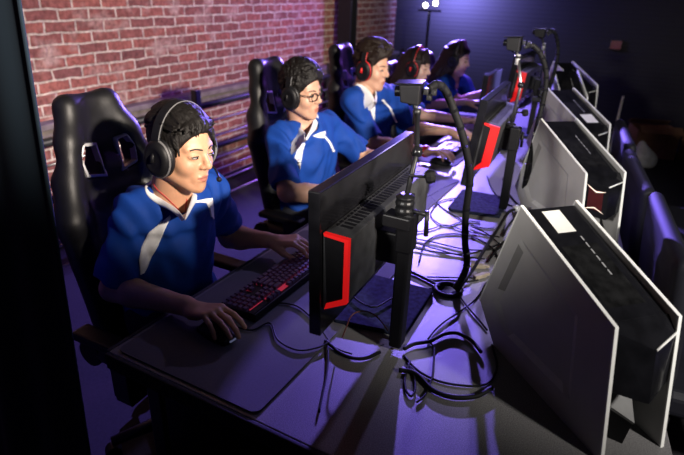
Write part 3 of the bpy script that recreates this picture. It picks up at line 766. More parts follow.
    A = [bm.verts.new(q) for q in (w0, w2, w1)]; B = [bm.verts.new(q) for q in (q0, q2, q1)]
    bm.faces.new(A); bm.faces.new(B[::-1])
    for k in range(3): bm.faces.new((A[k], B[k], B[(k+1) % 3], A[(k+1) % 3]))
    fin(bm, 'front_wedge', MT['wedge'], t)
    bm = BM(); A = [bm.verts.new(q) for q in ((-.127, TH, .099), (-.020, mid, .063), (-.127, W-TH, .099))]; B = [bm.verts.new(q) for q in ((-.127, TH, .001), (-.028, mid, .001), (-.127, W-TH, .001))]
    bm.faces.new(A); bm.faces.new(B[::-1])
    for k in range(3): bm.faces.new((A[k], B[k], B[(k+1) % 3], A[(k+1) % 3]))
    fin(bm, 'front_foot', MT['plastic'], t)
    if badge:
        bm = BM(); P0 = Vector(pts['A'])
        def fp(s, tt, off=.003):     # on the nose's near facet
            A, B, Cc, Dd = [Vector(pts[k]) for k in ('A', 'm', 'n', 'c')]
            q = (A*(1-s)+B*s)*(1-tt)+(Dd*(1-s)+Cc*s)*tt; nn = (B-A).cross(Dd-A).normalized(); nn = nn if nn.x > 0 else -nn
            return q+nn*off
        bm.faces.new([bm.verts.new(fp(s, q)) for s, q in ((.2, .22), (.8, .22), (.8, .8), (.2, .8))])
        fb = fin(bm, 'badge', mat('badge_dark_red', (.05, .005, .007), .3), t)
        for tt, sg in ((.16, 1), (.84, -1)):
            bm = BM(); bm.faces.new([bm.verts.new(fp(s, q, .0042)) for s, q in ((.1, tt), (.5, tt+.09), (.9, tt), (.78, tt+.055), (.5, tt+.135), (.22, tt+.055))] if sg > 0 else [bm.verts.new(fp(s, q, .0042)) for s, q in ((.1, tt), (.5, tt-.09), (.9, tt), (.78, tt-.05), (.5, tt-.125), (.22, tt-.05))])
            fin(bm, 'chevron_light', MT['chev'], fb)
    def tp(s, yy, off=.001):         # on the core's top slope, s from the front
        A, B = Vector((-.078, 0, .2875)), Vector((-.396, 0, .402)); q = A*(1-s)+B*s; nn = Vector((.115, 0, .332)).normalized()
        return Vector((q.x, yy, q.z))+nn*off
    bm = BM()
    for i in range(6):
        s = .34+i*.062; bm.faces.new([bm.verts.new(tp(a, b)) for a, b in ((s, W*.60), (s+.045, W*.60), (s+.045, W*.60+.004), (s, W*.60+.004))])
    fin(bm, 'vent_dash', MT['silver'], t)
    bm = BM(); bm.faces.new([bm.verts.new(tp(a, b, .0005)) for a, b in ((.1, .03), (.62, .03), (.62, W-.035), (.1, W-.035))]); fin(bm, 'top_grille', MT['topglass'], t)
    if sticker:
        s0, s1_, ya, yb = sticker; bm = BM()
        a = [tp(s, yy, .0012) for s, yy in ((s0, ya), (s1_, ya), (s1_, yb), (s0, yb))]; nn = Vector((.115, 0, .332)).normalized()*.0006
        add_prism(bm, a, nn); fin(bm, 'paper_label', MT['paper'], t)
    return t
MT['chev'] = emat('chevron_light', (1., .75, .6), .9, base=(.7, .6, .5))
MT['topglass'] = mat('dusty_gloss_top', (.010, .010, .0105), .25, var=.6, scale=35, det=6)
MT['nose'] = MT['gloss']
computer('nearest desktop computer, large, paper label on its dark top', .094, .985, math.radians(46), (.74, .96, .048, .098), False)
computer('second computer from the front, with red badge on its black nose', -.078, 1.985, math.radians(40.2))
computer('third computer from the front, with white paper label by its front', -.19, 2.80, math.radians(41), (.06, .28, .06, .125))
computer('fourth computer from the front, turned more toward the camera', -.425, 3.58, math.radians(20))
computer('farthest computer, tallest looking against the dark back wall', -.375, 4.10, math.radians(40))

# ================================================================== dark padded chairs beyond the computers
def field_mesh_pad():
    S = Field((-.15, -.36, .3), (.2, .36, 1.0), .012)
    R = np.array(Matrix.Rotation(-.12, 3, 'Y'))
    S.box((0, 0, .70), (.028, .33, .25), .027, R, .02); S.box((.012, 0, .68), (.03, .27, .19), .028, R, .05)
    return S.mesh('pad')
padm = field_mesh_pad(); padm.materials.append(MT['padded'])
def lounge(label, loc, rz):
    t = empty('padded_chair', loc, rz, label, 'chair', 'dark padded chairs right of the computers')
    link('backrest', padm, None, t)
    bm = BM(); add_box(bm, (.27, 0, .42), (.46, .56, .10)); fin(bm, 'seat', MT['padded'], t, bevel=.03, seg=4)
    for sx, sy in ((.08, -.24), (.08, .24), (.46, -.24), (.46, .24)):
        bm = BM(); add_tube(bm, [(sx, sy, 0), (sx, sy, .38)], .013, 10); fin(bm, 'leg', MT['metalblk'], t, smooth=True)
    return t
for a, b_, lab in (((660, 200), (684, 258), 'nearest dark padded chair at the right edge beyond the nearest computer'), ((630, 150), (652, 196), 'middle dark padded chair with purple-lit edge right of the second computer'), ((621, 121), (633, 148), 'farthest dark padded chair, beside the third computer')):
    A, B = onz(*a, .93), onz(*b_, .93); mid = (A+B)/2; ang = math.atan2(A[1]-B[1], A[0]-B[0])-PI/2
    lounge(lab, (mid[0]+.02, mid[1], 0), ang)

# ================================================================== things at the back
def crate(name, label, c, s, rz, m, cat, flap=True):
    t = empty(name, (c[0], c[1], 0), rz, label, cat, None)
    bm = BM(); sx, sy, sz = s; w_ = .006
    add_box(bm, (0, 0, c[2]+w_/2), (sx, sy, w_))
    for dx, dy, bx, by in ((sx/2, 0, w_, sy), (-sx/2, 0, w_, sy), (0, sy/2, sx, w_), (0, -sy/2, sx, w_)): add_box(bm, (dx, dy, c[2]+sz/2), (bx, by, sz))
    fin(bm, 'carton', m, t)
    for sg in (-1, 1):
        bm = BM(); add_box(bm, (0, sg*(sy/2+.05), c[2]+sz+.02), (sx, .12, .005), Matrix.Rotation(-sg*.5, 3, 'X')); fin(bm, 'flap', m, t)
    return t
crate('cardboard_box', 'brown cardboard box on the floor, larger, near the back wall at right', (.20, 6.85, 0), (.42, .36, .30), .3, MT['card'], 'box')
crate('cardboard_box', 'smaller cardboard box behind the larger one, far right of room', (.72, 6.95, 0), (.44, .30, .40), -.1, MT['card'], 'box')
def blob(name, m, parts, h=.012, lo=None, hi=None):
    P = np.array([p[0] for p in parts]); S = Field(P.min(0)-.2, P.max(0)+.2, h)
    for c, r in parts: S.ell(c, r, None, .04)
    S.half((0, 0, 0), (0, 0, -1)); me = S.mesh(name); return link(name, me, m)
o = blob('cloth_bag', MT['bag'], [((0, 0, .10), (.10, .08, .12)), ((.07, .03, .07), (.08, .07, .09)), ((-.03, .0, .22), (.04, .03, .05))])
o.location = (.14, 6.25, 0); tag(o, 'pale crumpled cloth bag on the floor before the cardboard boxes', 'bag')
st = empty('barrier_post', (-.17, 6.3, 0), 0, 'thin pale upright post standing on the floor right of the computers', 'post')
bm = BM(); add_tube(bm, [(0, 0, .02), (0, 0, .68)], .011, 10); fin(bm, 'pole', MT['white'], st, smooth=True)
bm = BM(); add_lathe(bm, [(.10, 0), (.10, .012), (.02, .03)], seg=24); fin(bm, 'foot', MT['metalblk'], st, smooth=False)
sg = empty('wall_sign', tuple(ony(616, 45, 7.29)), 0, 'small dim red sign high on the dark back wall', 'sign')
bm = BM(); add_box(bm, (0, 0, 0), (.13, .018, .11)); fin(bm, 'frame', MT['metalblk'], sg, bevel=.003)
bm = BM(); add_box(bm, (0, -.010, 0), (.11, .004, .09)); fin(bm, 'panel', MT['signred'], sg)
# stage light on its stand
LP = ony(430, 5, 6.35)
sl = empty('stage_light', (LP[0], LP[1], 0), 0, 'glowing stage light on a thin dark stand at the back', 'light')
bm = BM(); add_tube(bm, [(0, 0, .3), (0, 0, LP[2]-.07)], .016, 10); fin(bm, 'pole', MT['metalblk'], sl, smooth=True)
for k in range(3):
    a = k*2*PI/3+.4; bm = BM(); add_tube(bm, [(0, 0, .55), (.38*math.cos(a), .38*math.sin(a), .015)], .011, 8); fin(bm, 'leg', MT['metalblk'], sl, smooth=True)
bm = BM(); add_box(bm, (0, 0, LP[2]-.06), (.28, .02, .02)); fin(bm, 'crossbar', MT['metalblk'], sl)
aim = Vector((1.4, -4., -.55)).normalized()
for dx, dz in ((-.055, -.005), (.065, .02)):
    c = Vector((dx, 0, LP[2]+dz)); bm = BM(); add_lathe(bm, [(.02, -.10), (.038, -.09), (.042, 0), (.046, .004), (.046, .012), (.040, .012), (.036, -.004)], c, aim, 22); h_ = fin(bm, 'lamp_head', MT['metalblk'], sl, smooth=True)
    bm = BM(); add_lathe(bm, [(.024, 0), (.020, .004), (.001, .006)], c, aim, 20); fin(bm, 'lens', MT['lamp_glow'], h_, smooth=True)
# ================================================================== gaming chairs
def chair_meshes():
    R = np.array(Matrix.Rotation(-.20, 3, 'Y'))          # backrest leans back
    base = V(-.20, 0, .50)
    P = lambda x, y, s: base + R @ V(x, y, s)
    S = Field((-.62, -.34, .36), (.06, .34, 1.40), .0075)
    S.box(P(.004, 0, .675), (.032, .104, .122), .030, R, .02)
    S.box(P(0, 0, .42), (.030, .190, .15), .028, R, .09)
    S.box(P(0, 0, .18), (.038, .185, .26), .036, R, .06)
    for sg in (-1, 1):
        S.cone(P(.03, sg*.185, .05), P(.035, sg*.195, .42), .045, .046, .04)
        S.cone(P(.035, sg*.195, .42), P(.02, sg*.118, .66), .046, .030, .04)
        S.cone(P(.02, sg*.118, .66), P(.008, sg*.080, .752), .030, .030, .05)
    for sg in (-1, 1):
        Rh = R @ np.array(Matrix.Rotation(sg*.22, 3, 'X'))
        S.box(P(.0, sg*.073, .585), (.2, .032, .050), .012, Rh, .012, 's')
    back = S.mesh('backrest')
    S = Field((-.36, -.34, .34), (.36, .34, .62), .0085)
    S.box((.0, 0, .435), (.27, .20, .045), .04, None, .03); S.box((.03, 0, .445), (.25, .16, .05), .045, None, .03)
    for sg in (-1, 1): S.cone((-.2, sg*.20, .465), (.2, sg*.215, .46), .05, .045, .04)
    seat = S.mesh('seat')
    return P, back, seat
CHP, back_me, seat_me = chair_meshes()
back_me.materials.append(MT['leather']); seat_me.materials.append(MT['leather'])
def gaming_chair(label, loc, rz):
    t = empty('gaming_chair', loc, rz, label, 'chair', 'black racing-style gaming chairs')
    link('backrest', back_me, None, t); link('seat', seat_me, None, t)
    for sg in (-1, 1):                                    # silver surrounds of the two belt holes
        pts = []
        for y, s in ((-.034, .535), (.026, .548), (.034, .60), (.012, .636), (-.028, .630)):
            pts.append((sg*(.073+y), s))
        n = len(pts); bm = BM()
        ra, rb = [], []
        for k in range(n):
            y, s = pts[k]; cy, cs = sg*.073, .585
            ra.append((y, s)); rb.append((cy+(y-cy)*1.25, cs+(s-cs)*1.22))
        for xx0, xx1 in ((.026, .050),):
            A = [bm.verts.new(CHP(xx1, *p)) for p in ra]; B = [bm.verts.new(CHP(xx1-.003, *p)) for p in rb]; Cc = [bm.verts.new(CHP(xx0-.004, *p)) for p in ra]
            D = [bm.verts.new(CHP(xx0, *p)) for p in rb]
            for k in range(n):
                j = (k+1) % n
                bm.faces.new((A[k], A[j], B[j], B[k])); bm.faces.new((A[k], Cc[k], Cc[j], A[j])); bm.faces.new((B[k], B[j], D[j], D[k]))
        fin(bm, 'hole_trim', MT['silver'], t, bevel=.002)
    for sg in (-1, 1):
        bm = BM(); add_box(bm, (-.05, sg*.30, .60), (.24, .07, .03)); a = fin(bm, 'armrest', MT['plastic'], t, bevel=.012, seg=3)
        bm = BM(); add_box(bm, (0, sg*.30, .50), (.07, .03, .19)); add_box(bm, (0, sg*.24, .395), (.07, .14, .02)); fin(bm, 'bracket', MT['metalblk'], a, bevel=.003)
        bm = BM(); add_cyl(bm, (-.215, sg*.225, .46), (-.215, sg*.25, .46), .05, 20); fin(bm, 'recliner_cover', MT['plastic'], t, bevel=.004)
    bm = BM(); add_cyl(bm, (0, 0, .12), (0, 0, .37), .028, 16); add_box(bm, (0, 0, .375), (.22, .18, .03)); fin(bm, 'gas_lift', MT['metalblk'], t)
    for k in range(5):
        a = k*2*PI/5+.3; c, s = math.cos(a), math.sin(a)
        bm = BM(); add_tube(bm, [(0, 0, .115), (.16*c, .16*s, .10), (.31*c, .31*s, .075)], .02, 8, True, [.03, .024, .018]); lg = fin(bm, 'leg', MT['metalblk'], t, smooth=True)
        bm = BM(); add_cyl(bm, (.31*c-.022*s, .31*s+.022*c, .03), (.31*c+.022*s, .31*s-.022*c, .03), .029, 14); fin(bm, 'caster', MT['plastic'], lg, bevel=.003)
    return t
ch0 = gaming_chair('nearest gaming chair, silver-rimmed holes, behind the player in a white V collar', (-1.235, 1.165, 0), math.radians(2))
for loc, rz, lab in (((-1.33, 2.26, 0), 0, 'gaming chair behind the player wearing glasses'),
                     ((-1.40, 3.16, 0), 2, 'gaming chair behind the player with the red wristband'),
                     ((-1.44, 3.93, 0), 0, 'gaming chair behind the person with bangs'),
                     ((-1.44, 4.72, 0), 0, 'farthest gaming chair, behind the last long-haired player')):
    c = copy_tree(ch0); c.location = loc; c.rotation_euler = (0, 0, math.radians(rz)); c['label'] = lab
    if loc[1] > 3.5: c.scale = (.86, .86, .86)

# ================================================================== people
def rot_ypr(yaw, pitch, roll=0.):
    return np.array(Matrix.Rotation(math.radians(yaw), 3, 'Z') @ Matrix.Rotation(math.radians(pitch), 3, 'Y') @ Matrix.Rotation(math.radians(roll), 3, 'X'))
def hand(S, w, F, N, side, pose, sc=1., k=.006):
    """palm, four fingers and thumb from the wrist w; F along the hand, N out of its back, side = +1 thumb to the left of F"""
    F = nrm(F); N = nrm(N - F*np.dot(N, F)); L = np.cross(N, F)*side
    q = lambda f, l, n: w + (F*f+L*l+N*n)*sc
    S.cone(q(-.03, 0, 0), q(.02, .0, .002), .026*sc, .026*sc, .012)
    arch, curl, spread = pose
    ends = []
    fing = (((.086, .030), (.042, .025, .021), .0090), ((.090, .010), (.046, .029, .022), .0092), ((.086, -.010), (.042, .027, .022), .0088), ((.078, -.028), (.034, .021, .019), .0078))
    for i, ((kf, kl), ls, r) in enumerate(fing):
        kn = q(kf, kl, .006+arch*.05)
        S.cone(q(.012, kl*.62, .0), kn, .0145*sc, (r+.0022)*sc, .012)
        ang = math.radians(8)-arch*.4; p = kn
        d0 = nrm(F + L*(spread*(1.1-i)*.16))
        for j, l in enumerate(ls):
            ang += math.radians((curl*(.8 if j == 0 else 1.1)) + (3 if i == 3 else 0) + (0, 4, -2, 3)[i])
            d = d0*math.cos(ang) - N*math.sin(ang)
            e = p + d*l*sc
            S.cone(p, e, r*(1-.09*j)*sc, r*(1-.09*(j+1))*sc, .0025); p = e
        ends.append(p)
    S.cone(q(.02, .018, -.004), q(.045, .030, -.006), .0165*sc, .0135*sc, .010)
    a = q(.026, .026, -.006); b = q(.060, .046, -.012); c = q(.086, .050, -.019); d = q(.106, .046, -.026)
    S.cone(a, b, .0145*sc, .0115*sc, .007); S.cone(b, c, .0112*sc, .0100*sc, .003); S.cone(c, d, .0100*sc, .0078*sc, .003)
    return ends
def hair_obj(style, H, Rh, hs, seed, matn, par):
    rnd = random.Random(seed)
    hc = H((0, 0, 0)); long_ = style in ('long', 'bangs')
    lo, hi = hc+V(-.26, -.24, -.42 if long_ else -.16), hc+V(.22, .24, .24)
    S = Field(lo, hi, .0026 if style == 'short' else .0034 if style == 'curly' else .0045)
    S.ell(H((-.008, 0, .036)), V(.1025, .0835, .094)*hs, Rh, .01)
    if style == 'curly': S.ell(H((.0, 0, .06)), V(.105, .086, .090)*hs, Rh, .02)
    if style == 'quiff': S.ell(H((.02, 0, .078)), V(.092, .080, .066)*hs, Rh, .02)
    # clear the face
    S.ell(H((.115, 0, -.035)), V(.085, .12, .112)*hs, Rh, .008, 's')
    S.box(H((.06, 0, -.075)), V(.065, .2, .095)*hs, .02, Rh, .01, 's')
    if not long_:
        S.half(H((-.05, 0, -.062)), Rh @ V(.35, 0, -1))
    if style == 'short':
        for i in range(420):
            y = rnd.uniform(-.078, .078); x0 = rnd.uniform(-.09, .05)
            r0 = math.sqrt(max(0, 1-((x0+.012)/.1075)**2-(y/.0855)**2)); 
            if r0 < .12: continue
            a = V(x0, y, .038+.098*r0); l = rnd.uniform(.03, .055); x1 = x0+l; y1 = y*1.02-rnd.uniform(-.006, .014)
            q = 1-((x1+.012)/.1075)**2-(y1/.0855)**2
            z1 = .038+.098*math.sqrt(q) if q > .02 else .075+rnd.uniform(.0, .02)
            x1 = min(x1, .082 if abs(y) < .045 else .058)
            S.cone(H(a), H((x1, y1, z1-.003+rnd.uniform(.0, .008))), .0055*hs, .0018*hs, .0022)
        for i in range(16):                               # fringe over the forehead
            y = -.066+.132*i/15*.86+.004; S.cone(H((.062, y*.9, .105-abs(y)*.3)), H((.086-abs(y)*.26, y-.016, .082+rnd.uniform(-.010, .008))), .008*hs, .0024*hs, .004)
        for sg in (-1, 1):
            S.cone(H((.045, sg*.072, .05)), H((.048, sg*.070, .002)), .011*hs, .005*hs, .008)
            for i in range(14):
                x = -.09+.14*i/13; S.cone(H((x, sg*.080*math.sqrt(max(.05, 1-(x/.11)**2)), .06)), H((x+.018, sg*.084*math.sqrt(max(.05, 1-(x/.115)**2)), .02+rnd.uniform(-.02, .01))), .007*hs, .003*hs, .004)
    if style in ('curly', 'quiff'):
        n = 620 if style == 'curly' else 200
        for i in range(n):
            u, v = rnd.uniform(-PI, PI), rnd.uniform(-.25, 1.45)
            d = V(math.cos(u)*math.cos(v), math.sin(u)*math.cos(v), math.sin(v))
            c = V(-.002, 0, .048)+d*V(.106, .086, .100)
            if c[0] > .055 and c[2] < .085: continue
            if c[0] > .03 and c[2] < .045: continue
            if style == 'curly': S.ball(H(c*V(1.03, 1.03, 1.03)), rnd.uniform(.0055, .0095)*hs, .002)
            else: S.cone(H(c), H(c+V(.025, rnd.uniform(-.012, .012), .006+.010*max(0, d[0]))), .011*hs, .004*hs, .005)
        for sg in (-1, 1): S.cone(H((.04, sg*.074, .05)), H((.042, sg*.073, -.005)), .011*hs, .006*hs, .008)
    if long_:
        S.half(H((-.2, 0, -.40)), V(0, 0, -1))
        for i in range(64):
            a = PI*(.30+1.40*i/63) if style == 'bangs' else PI*(.34+1.32*i/63)
            cx, cy = math.cos(a), math.sin(a)
            p0 = V(-.012+.095*cx, .078*cy, .05); p1 = V(-.02+.108*cx, .092*cy, -.05); 
            ln = rnd.uniform(.24, .30)
            p2 = V(-.045+.10*cx+rnd.uniform(-.015, .015), .104*cy+rnd.uniform(-.01, .01), -.14); p3 = V(-.05+.095*cx+rnd.uniform(-.02, .02), .108*cy+rnd.uniform(-.02, .02), -ln)
            for q0, q1, r0, r1 in ((p0, p1, .016, .015), (p1, p2, .015, .013), (p2, p3, .013, .004)): S.cone(H(q0), H(q1), r0*hs, r1*hs, .005)
        if style == 'bangs':
            for i in range(20):
                y = -.072+.144*i/19; S.cone(H((.05, y*.75, .125-abs(y)*.5)), H((.102-abs(y)*.45, y, .040+rnd.uniform(-.008, .008))), .011*hs, .004*hs, .005)
        else:
            for i in range(12):
                y = -.075+.15*i/11; S.cone(H((.01, y*.5, .135)), H((.082-abs(y)*.35, y*1.1, .085-abs(y)*.5)), .014*hs, .008*hs, .006)
    o = link('hair', S.mesh('hair'), MT[matn], par); return o
def headset(label, H, Rh, hs, accent, mic=True, group='headsets worn by the players'):
    hc = H((0, 0, 0)); t = empty('headset', tuple(hc), 0, label, 'headset', group)
    L = lambda p: Vector(H(p)-hc); D = lambda d: Vector(Rh @ np.asarray(d, float))
    arc = []
    for i in range(25):
        a = PI*i/24; arc.append((.004-.016*math.sin(a), -math.cos(a)*.101, .012+math.sin(a)*.124))
    def band(bm, arc, wx, th):
        prev = None
        for i, p in enumerate(arc):
            a = PI*i/(len(arc)-1); n = V(0, -math.cos(a), math.sin(a))
            ring = [bm.verts.new(L(V(*p)+V(sx*wx, 0, 0)+n*sn*th)) for sx, sn in ((-1, -1), (1, -1), (1, 1), (-1, 1))]
            if prev:
                for k in range(4): bm.faces.new((prev[k], prev[(k+1) % 4], ring[(k+1) % 4], ring[k]))
            else: bm.faces.new(ring)
            prev = ring
        bm.faces.new(prev)
    bm = BM(); band(bm, arc, .015, .0055); fin(bm, 'headband', MT['plastic'], t, bevel=.003)
    bm = BM(); band(bm, [(p[0], p[1]*.925, .012+(p[2]-.012)*.935) for p in arc[5:20]], .014, .006); fin(bm, 'headband_pad', MT['leather'], t)
    bm = BM(); add_tube(bm, [L((p[0]+.0155, p[1]*1.045, .012+(p[2]-.012)*1.035)) for p in arc[2:23]], .0017, 6); fin(bm, 'headband_stitching', MT['stitch'] if accent != 'redband' else MT['red'], t)
    for sg in (-1, 1):
        c = L((.008, sg*.076, -.012)); ax = D((.06, sg, -.05)).normalized()
        def oval(name, prof, m, par, sm=True):
            bm = BM(); e1 = D((0, 0, 1)); e1 = (e1-ax*e1.dot(ax)).normalized(); e2 = ax.cross(e1); rings = []; n = 32
            for r, h in prof: rings.append([bm.verts.new(c+ax*h*hs+(e1*math.cos(2*PI*k/n)*1.22+e2*math.sin(2*PI*k/n)*1.0)*r*hs) for k in range(n)])
            for A, B in zip(rings, rings[1:]):
                for k in range(n): bm.faces.new((A[k], A[(k+1) % n], B[(k+1) % n], B[k]))
            bm.faces.new(rings[0][::-1]); bm.faces.new(rings[-1]); return fin(bm, name, m, par, smooth=sm)
        oval('ear_cushion', [(.030, -.006), (.042, -.004), (.047, .003), (.047, .011), (.043, .017), (.030, .018)], MT['leather'], t)
        cup = oval('ear_cup', [(.040, .015), (.0445, .018), (.0445, .026), (.038, .034), (.029, .038), (.026, .0365), (.012, .0375)], MT['plastic'], t)
        oval('cup_ring', [(.0452, .017), (.0466, .019), (.0466, .0225), (.0452, .0245)], MT['stitch' if accent == 'plastic' else 'red'], cup) if accent != 'leather' else None
        bm = BM(); add_tube(bm, [L((.004, sg*.101, .02)), L((.006, sg*.114, -.005)), L((.008, sg*.116, -.02))], .006, 8); fin(bm, 'yoke', MT['red'] if accent == 'redband' else MT['plastic'], t, smooth=True)
    if mic:
        bm = BM(); pts = catmull([L((.0, .105, -.045)), L((.05, .10, -.075)), L((.10, .062, -.078)), L((.118, .040, -.070))], 6); add_tube(bm, pts, .0028, 8); b_ = fin(bm, 'microphone_boom', MT['metalblk'], t, smooth=True)
        bm = BM(); add_ball(bm, pts[-1], .008, 12, 8); fin(bm, 'microphone', MT['plastic'], b_, smooth=True)
    return t
def patch(bvhs, A, B, m, name, par, off=.0045, n=24, k=6, world=False):
    """cloth panel laid on the shirt between two polylines"""
    def res(P, n):
        P = [np.array(p, float) for p in P]; d = [0]
        for a, b in zip(P, P[1:]): d.append(d[-1]+np.linalg.norm(b-a))
        out = []
        for i in range(n+1):
            t = d[-1]*i/n; j = max(0, min(len(P)-2, next((q for q in range(len(P)-1) if d[q+1] >= t-1e-9), len(P)-2)))
            out.append(P[j]+(P[j+1]-P[j])*((t-d[j])/max(1e-9, d[j+1]-d[j])))
        return out
    a, b = res(A, n), res(B, n); bm = BM(); grid = []; last = None
    for i in range(n+1):
        row = []
        for j in range(k+1):
            p = a[i]*(1-j/k)+b[i]*j/k; r = Vector(ray(*p)).normalized()
            best = None
            for bv in bvhs:
                hh = bv.ray_cast(Vector(C0), r)
                if hh[0] is not None and (best is None or hh[3] < best[3]): best = hh
            hit, no = (best[0], best[1]) if best else (None, None)
            if hit is None or (last is not None and (hit-last).length > .12):
                hit, no, _, _ = bvhs[0].find_nearest(last if last is not None else Vector(at(*p, 1.5)))
            last = hit; no = no if no.dot(r) < 0 else -no
            row.append((hit+no*off, hit-no*.004))
        grid.append(row)
    T = [[bm.verts.new(q[0]) for q in r] for r in grid]; U = [[bm.verts.new(q[1]) for q in r] for r in grid]
    for i in range(n):
        for j in range(k):
            bm.faces.new((T[i][j], T[i][j+1], T[i+1][j+1], T[i+1][j]))
        bm.faces.new((T[i][0], T[i+1][0], U[i+1][0], U[i][0])); bm.faces.new((T[i][k], U[i][k], U[i+1][k], T[i+1][k]))
    return fin(bm, name, m, par, smooth=True)
def person(c):
    fem = c.get('fem', False); h = c['vox']; rnd = random.Random(c.get('seed', 1))
    hip, chest, neck, hc = [V(*c[k]) for k in ('hip', 'chest', 'neck', 'head')]
    Rh = rot_ypr(*c['look']); hs = c.get('hs', 1.)
    H = lambda p: hc + Rh @ (np.asarray(p, float)*hs)
    root = empty('person', (hip[0], hip[1], 0), 0, c['label'], 'person', 'people seated along the desk')
    inv = V(hip[0], hip[1], 0)
    arms = [(V(*c['shR']), V(*c['elR']), V(*c['wrR'])), (V(*c['shL']), V(*c['elL']), V(*c['wrL']))]
    up = nrm(chest-hip); lat = nrm(arms[1][0]-arms[0][0]); lat = nrm(lat-up*np.dot(lat, up)); fw = np.cross(lat, up)
    if fw[0] < 0: fw = -fw
    RT = np.stack([fw, np.cross(up, fw), up], 1)
    wd = np.linalg.norm(arms[1][0]-arms[0][0])
    allp = [hip, chest, neck, hc+V(0, 0, .15)]+[p for a in arms for p in a]
    lo, hi = np.min(allp, 0)-.14, np.max(allp, 0)+.14; hi[0] = max(hi[0], arms[0][2][0]+.24, arms[1][2][0]+.24); lo[2] = min(lo[2], hip[2]-.02)
    lo[2] = max(lo[2], .50)
    def torso(S, g, kk=.05):
        up2 = nrm(neck-chest)
        S.ell(hip+V(.0, 0, .02), V(.115, .155, .12)+g, RT, kk)
        S.ell(hip*.5+chest*.5+fw*.012, V(.112, wd*.40, .17)+g, RT, kk)
        S.ell(chest+up*.0+fw*.006, V(.112 if not fem else .105, wd*.45, .165)+g, RT, kk)
        if fem:
            for sg in (-1, 1): S.ell(chest+fw*.082+lat*sg*.07-up*.03, V(.05, .06, .06)+g*.7, RT, .05)
        for a in arms:
            S.cone(neck-up2*.045+lat*np.sign(np.dot(a[0]-neck, lat))*.035, a[0]+(neck-a[0])*.10+V(0, 0, .012), .056+g, .052+g, kk)
    # ---- body
    S = Field(lo, hi, h)
    torso(S, 0.)
    S.cone(neck-nrm(hc-neck)*.05, H((-.022, 0, -.055)), (.060 if not fem else .050), (.054 if not fem else .045), .02)
    for a in arms:
        f_ = .9 if fem else 1.
        S.cone(a[0], a[1], .050*f_, .040*f_, .03)
        mid = a[1]+(a[2]-a[1])*.30
        S.cone(a[1], mid, .040*f_, .042*f_, .012); S.cone(mid, a[2], .042*f_, .0265*f_, .012)
    hands = []
    for i, a in enumerate(arms):
        F, N, pose = c['hands'][i]
        hands.append(hand(S, a[2]+nrm(F)*.025, V(*F), V(*N), 1 if i == 0 else -1, pose, .90 if fem else 1.))
    # head
    k = .014*hs
    S.ell(H((-.012, 0, .035)), V(.098, .076, .089)*hs, Rh, k)
    S.ell(H((.030, 0, -.020)), V(.062, .0625 if not fem else .058, .088)*hs, Rh, .02*hs)
    for sg in (-1, 1):
        S.cone(H((.0, sg*.053, -.052)), H((.064, sg*.018, -.095)), .0225*hs, .018*hs, .022*hs)
        S.ell(H((.056, sg*.036, -.030)), V(.028, .026, .026)*hs, Rh, .016*hs)
        S.cone(H((.084, sg*.010, .024)), H((.068, sg*.046, .024)), .0085*hs, .008*hs, .012*hs)
    S.cone(H((.074, 0, -.099)), H((.070, 0, -.094)), .0185*hs, .02*hs, .016*hs)
    for sg in (-1, 1):
        S.ell(H((.104, sg*.031, .004)), V(.018, .019, .0115)*hs, Rh, .010*hs, 's')
        S.ell(H((.077, sg*.031, .003)), V(.0135, .0175, .0105)*hs, Rh, .004*hs)
    S.cone(H((.086, 0, .018)), H((.107, 0, -.020)), .0075*hs, .0108*hs, .010*hs)
    S.ball(H((.108, 0, -.0225)), .0108*hs, .006*hs)
    for sg in (-1, 1): S.ell(H((.097, sg*.0125, -.028)), V(.0105, .0075, .0075)*hs, Rh, .006*hs)
    S.ell(H((.079, 0, -.064)), V(.016, .028, .026)*hs, Rh, .012*hs)
    S.ell(H((.0915, 0, -.0595)), V(.0080, .0215, .0050)*hs, Rh, .004*hs)
    S.ell(H((.0905, 0, -.0705)), V(.0080, .0185, .0060)*hs, Rh, .004*hs)
    S.ell(H((.102, 0, -.0650)), V(.010, .022, .0017)*hs, Rh, .003*hs, 's')
    for sg in (-1, 1):
        S.ell(H((-.006, sg*.077, -.006)), V(.018, .009, .030)*hs, Rh, .008*hs); S.ell(H((.0, sg*.086, -.004)), V(.010, .006, .018)*hs, Rh, .006*hs, 's')
    me = S.mesh('body'); vv = mesh_np(me)
    body = link('body', me, MT[c['skin']], root); body.location = -inv; me.materials.append(MT['lip'])
    lipv = (vv-hc) @ Rh / hs
    for p in me.polygons:
        q = lipv[p.vertices[0]]
        if q[0] > .078 and abs(q[1]) < .0205 and -.0785 < q[2] < -.0535:
            e = (q[1]/.0205)**2
            if -.0652-.0125*(1-e) < q[2] < -.0652+.0105*(1-e*.85): p.material_index = 1
    bodyb = bvh_of(me)
    # ---- eyes and brows
    for sg in (-1, 1):
        if c.get('eyes', True):
            bm = BM(); add_ball(bm, H((.0865, sg*.031, .0015)), 1., 14, 8, V(.0062, .0130, .0036)*hs, Matrix(Rh.tolist())); e = fin(bm, 'eye', MT['eyewhite'], root, smooth=True); e.location = -inv
            bm = BM(); add_ball(bm, H((.0885, sg*.030+.002, .0010)), 1., 12, 8, V(.0052, .0052, .0044)*hs, Matrix(Rh.tolist())); i_ = fin(bm, 'iris', MT['iris'], e, smooth=True)
            bm = BM(); add_tube(bm, [H((.0855, sg*.0165, .0030)), H((.0915, sg*.026, .0062)), H((.0905, sg*.036, .0062)), H((.0835, sg*.0455, .0035))], .0016*hs, 6); l_ = fin(bm, 'eyelid', MT['brow'], root, smooth=True); l_.location = -inv
        bm = BM(); pp = []
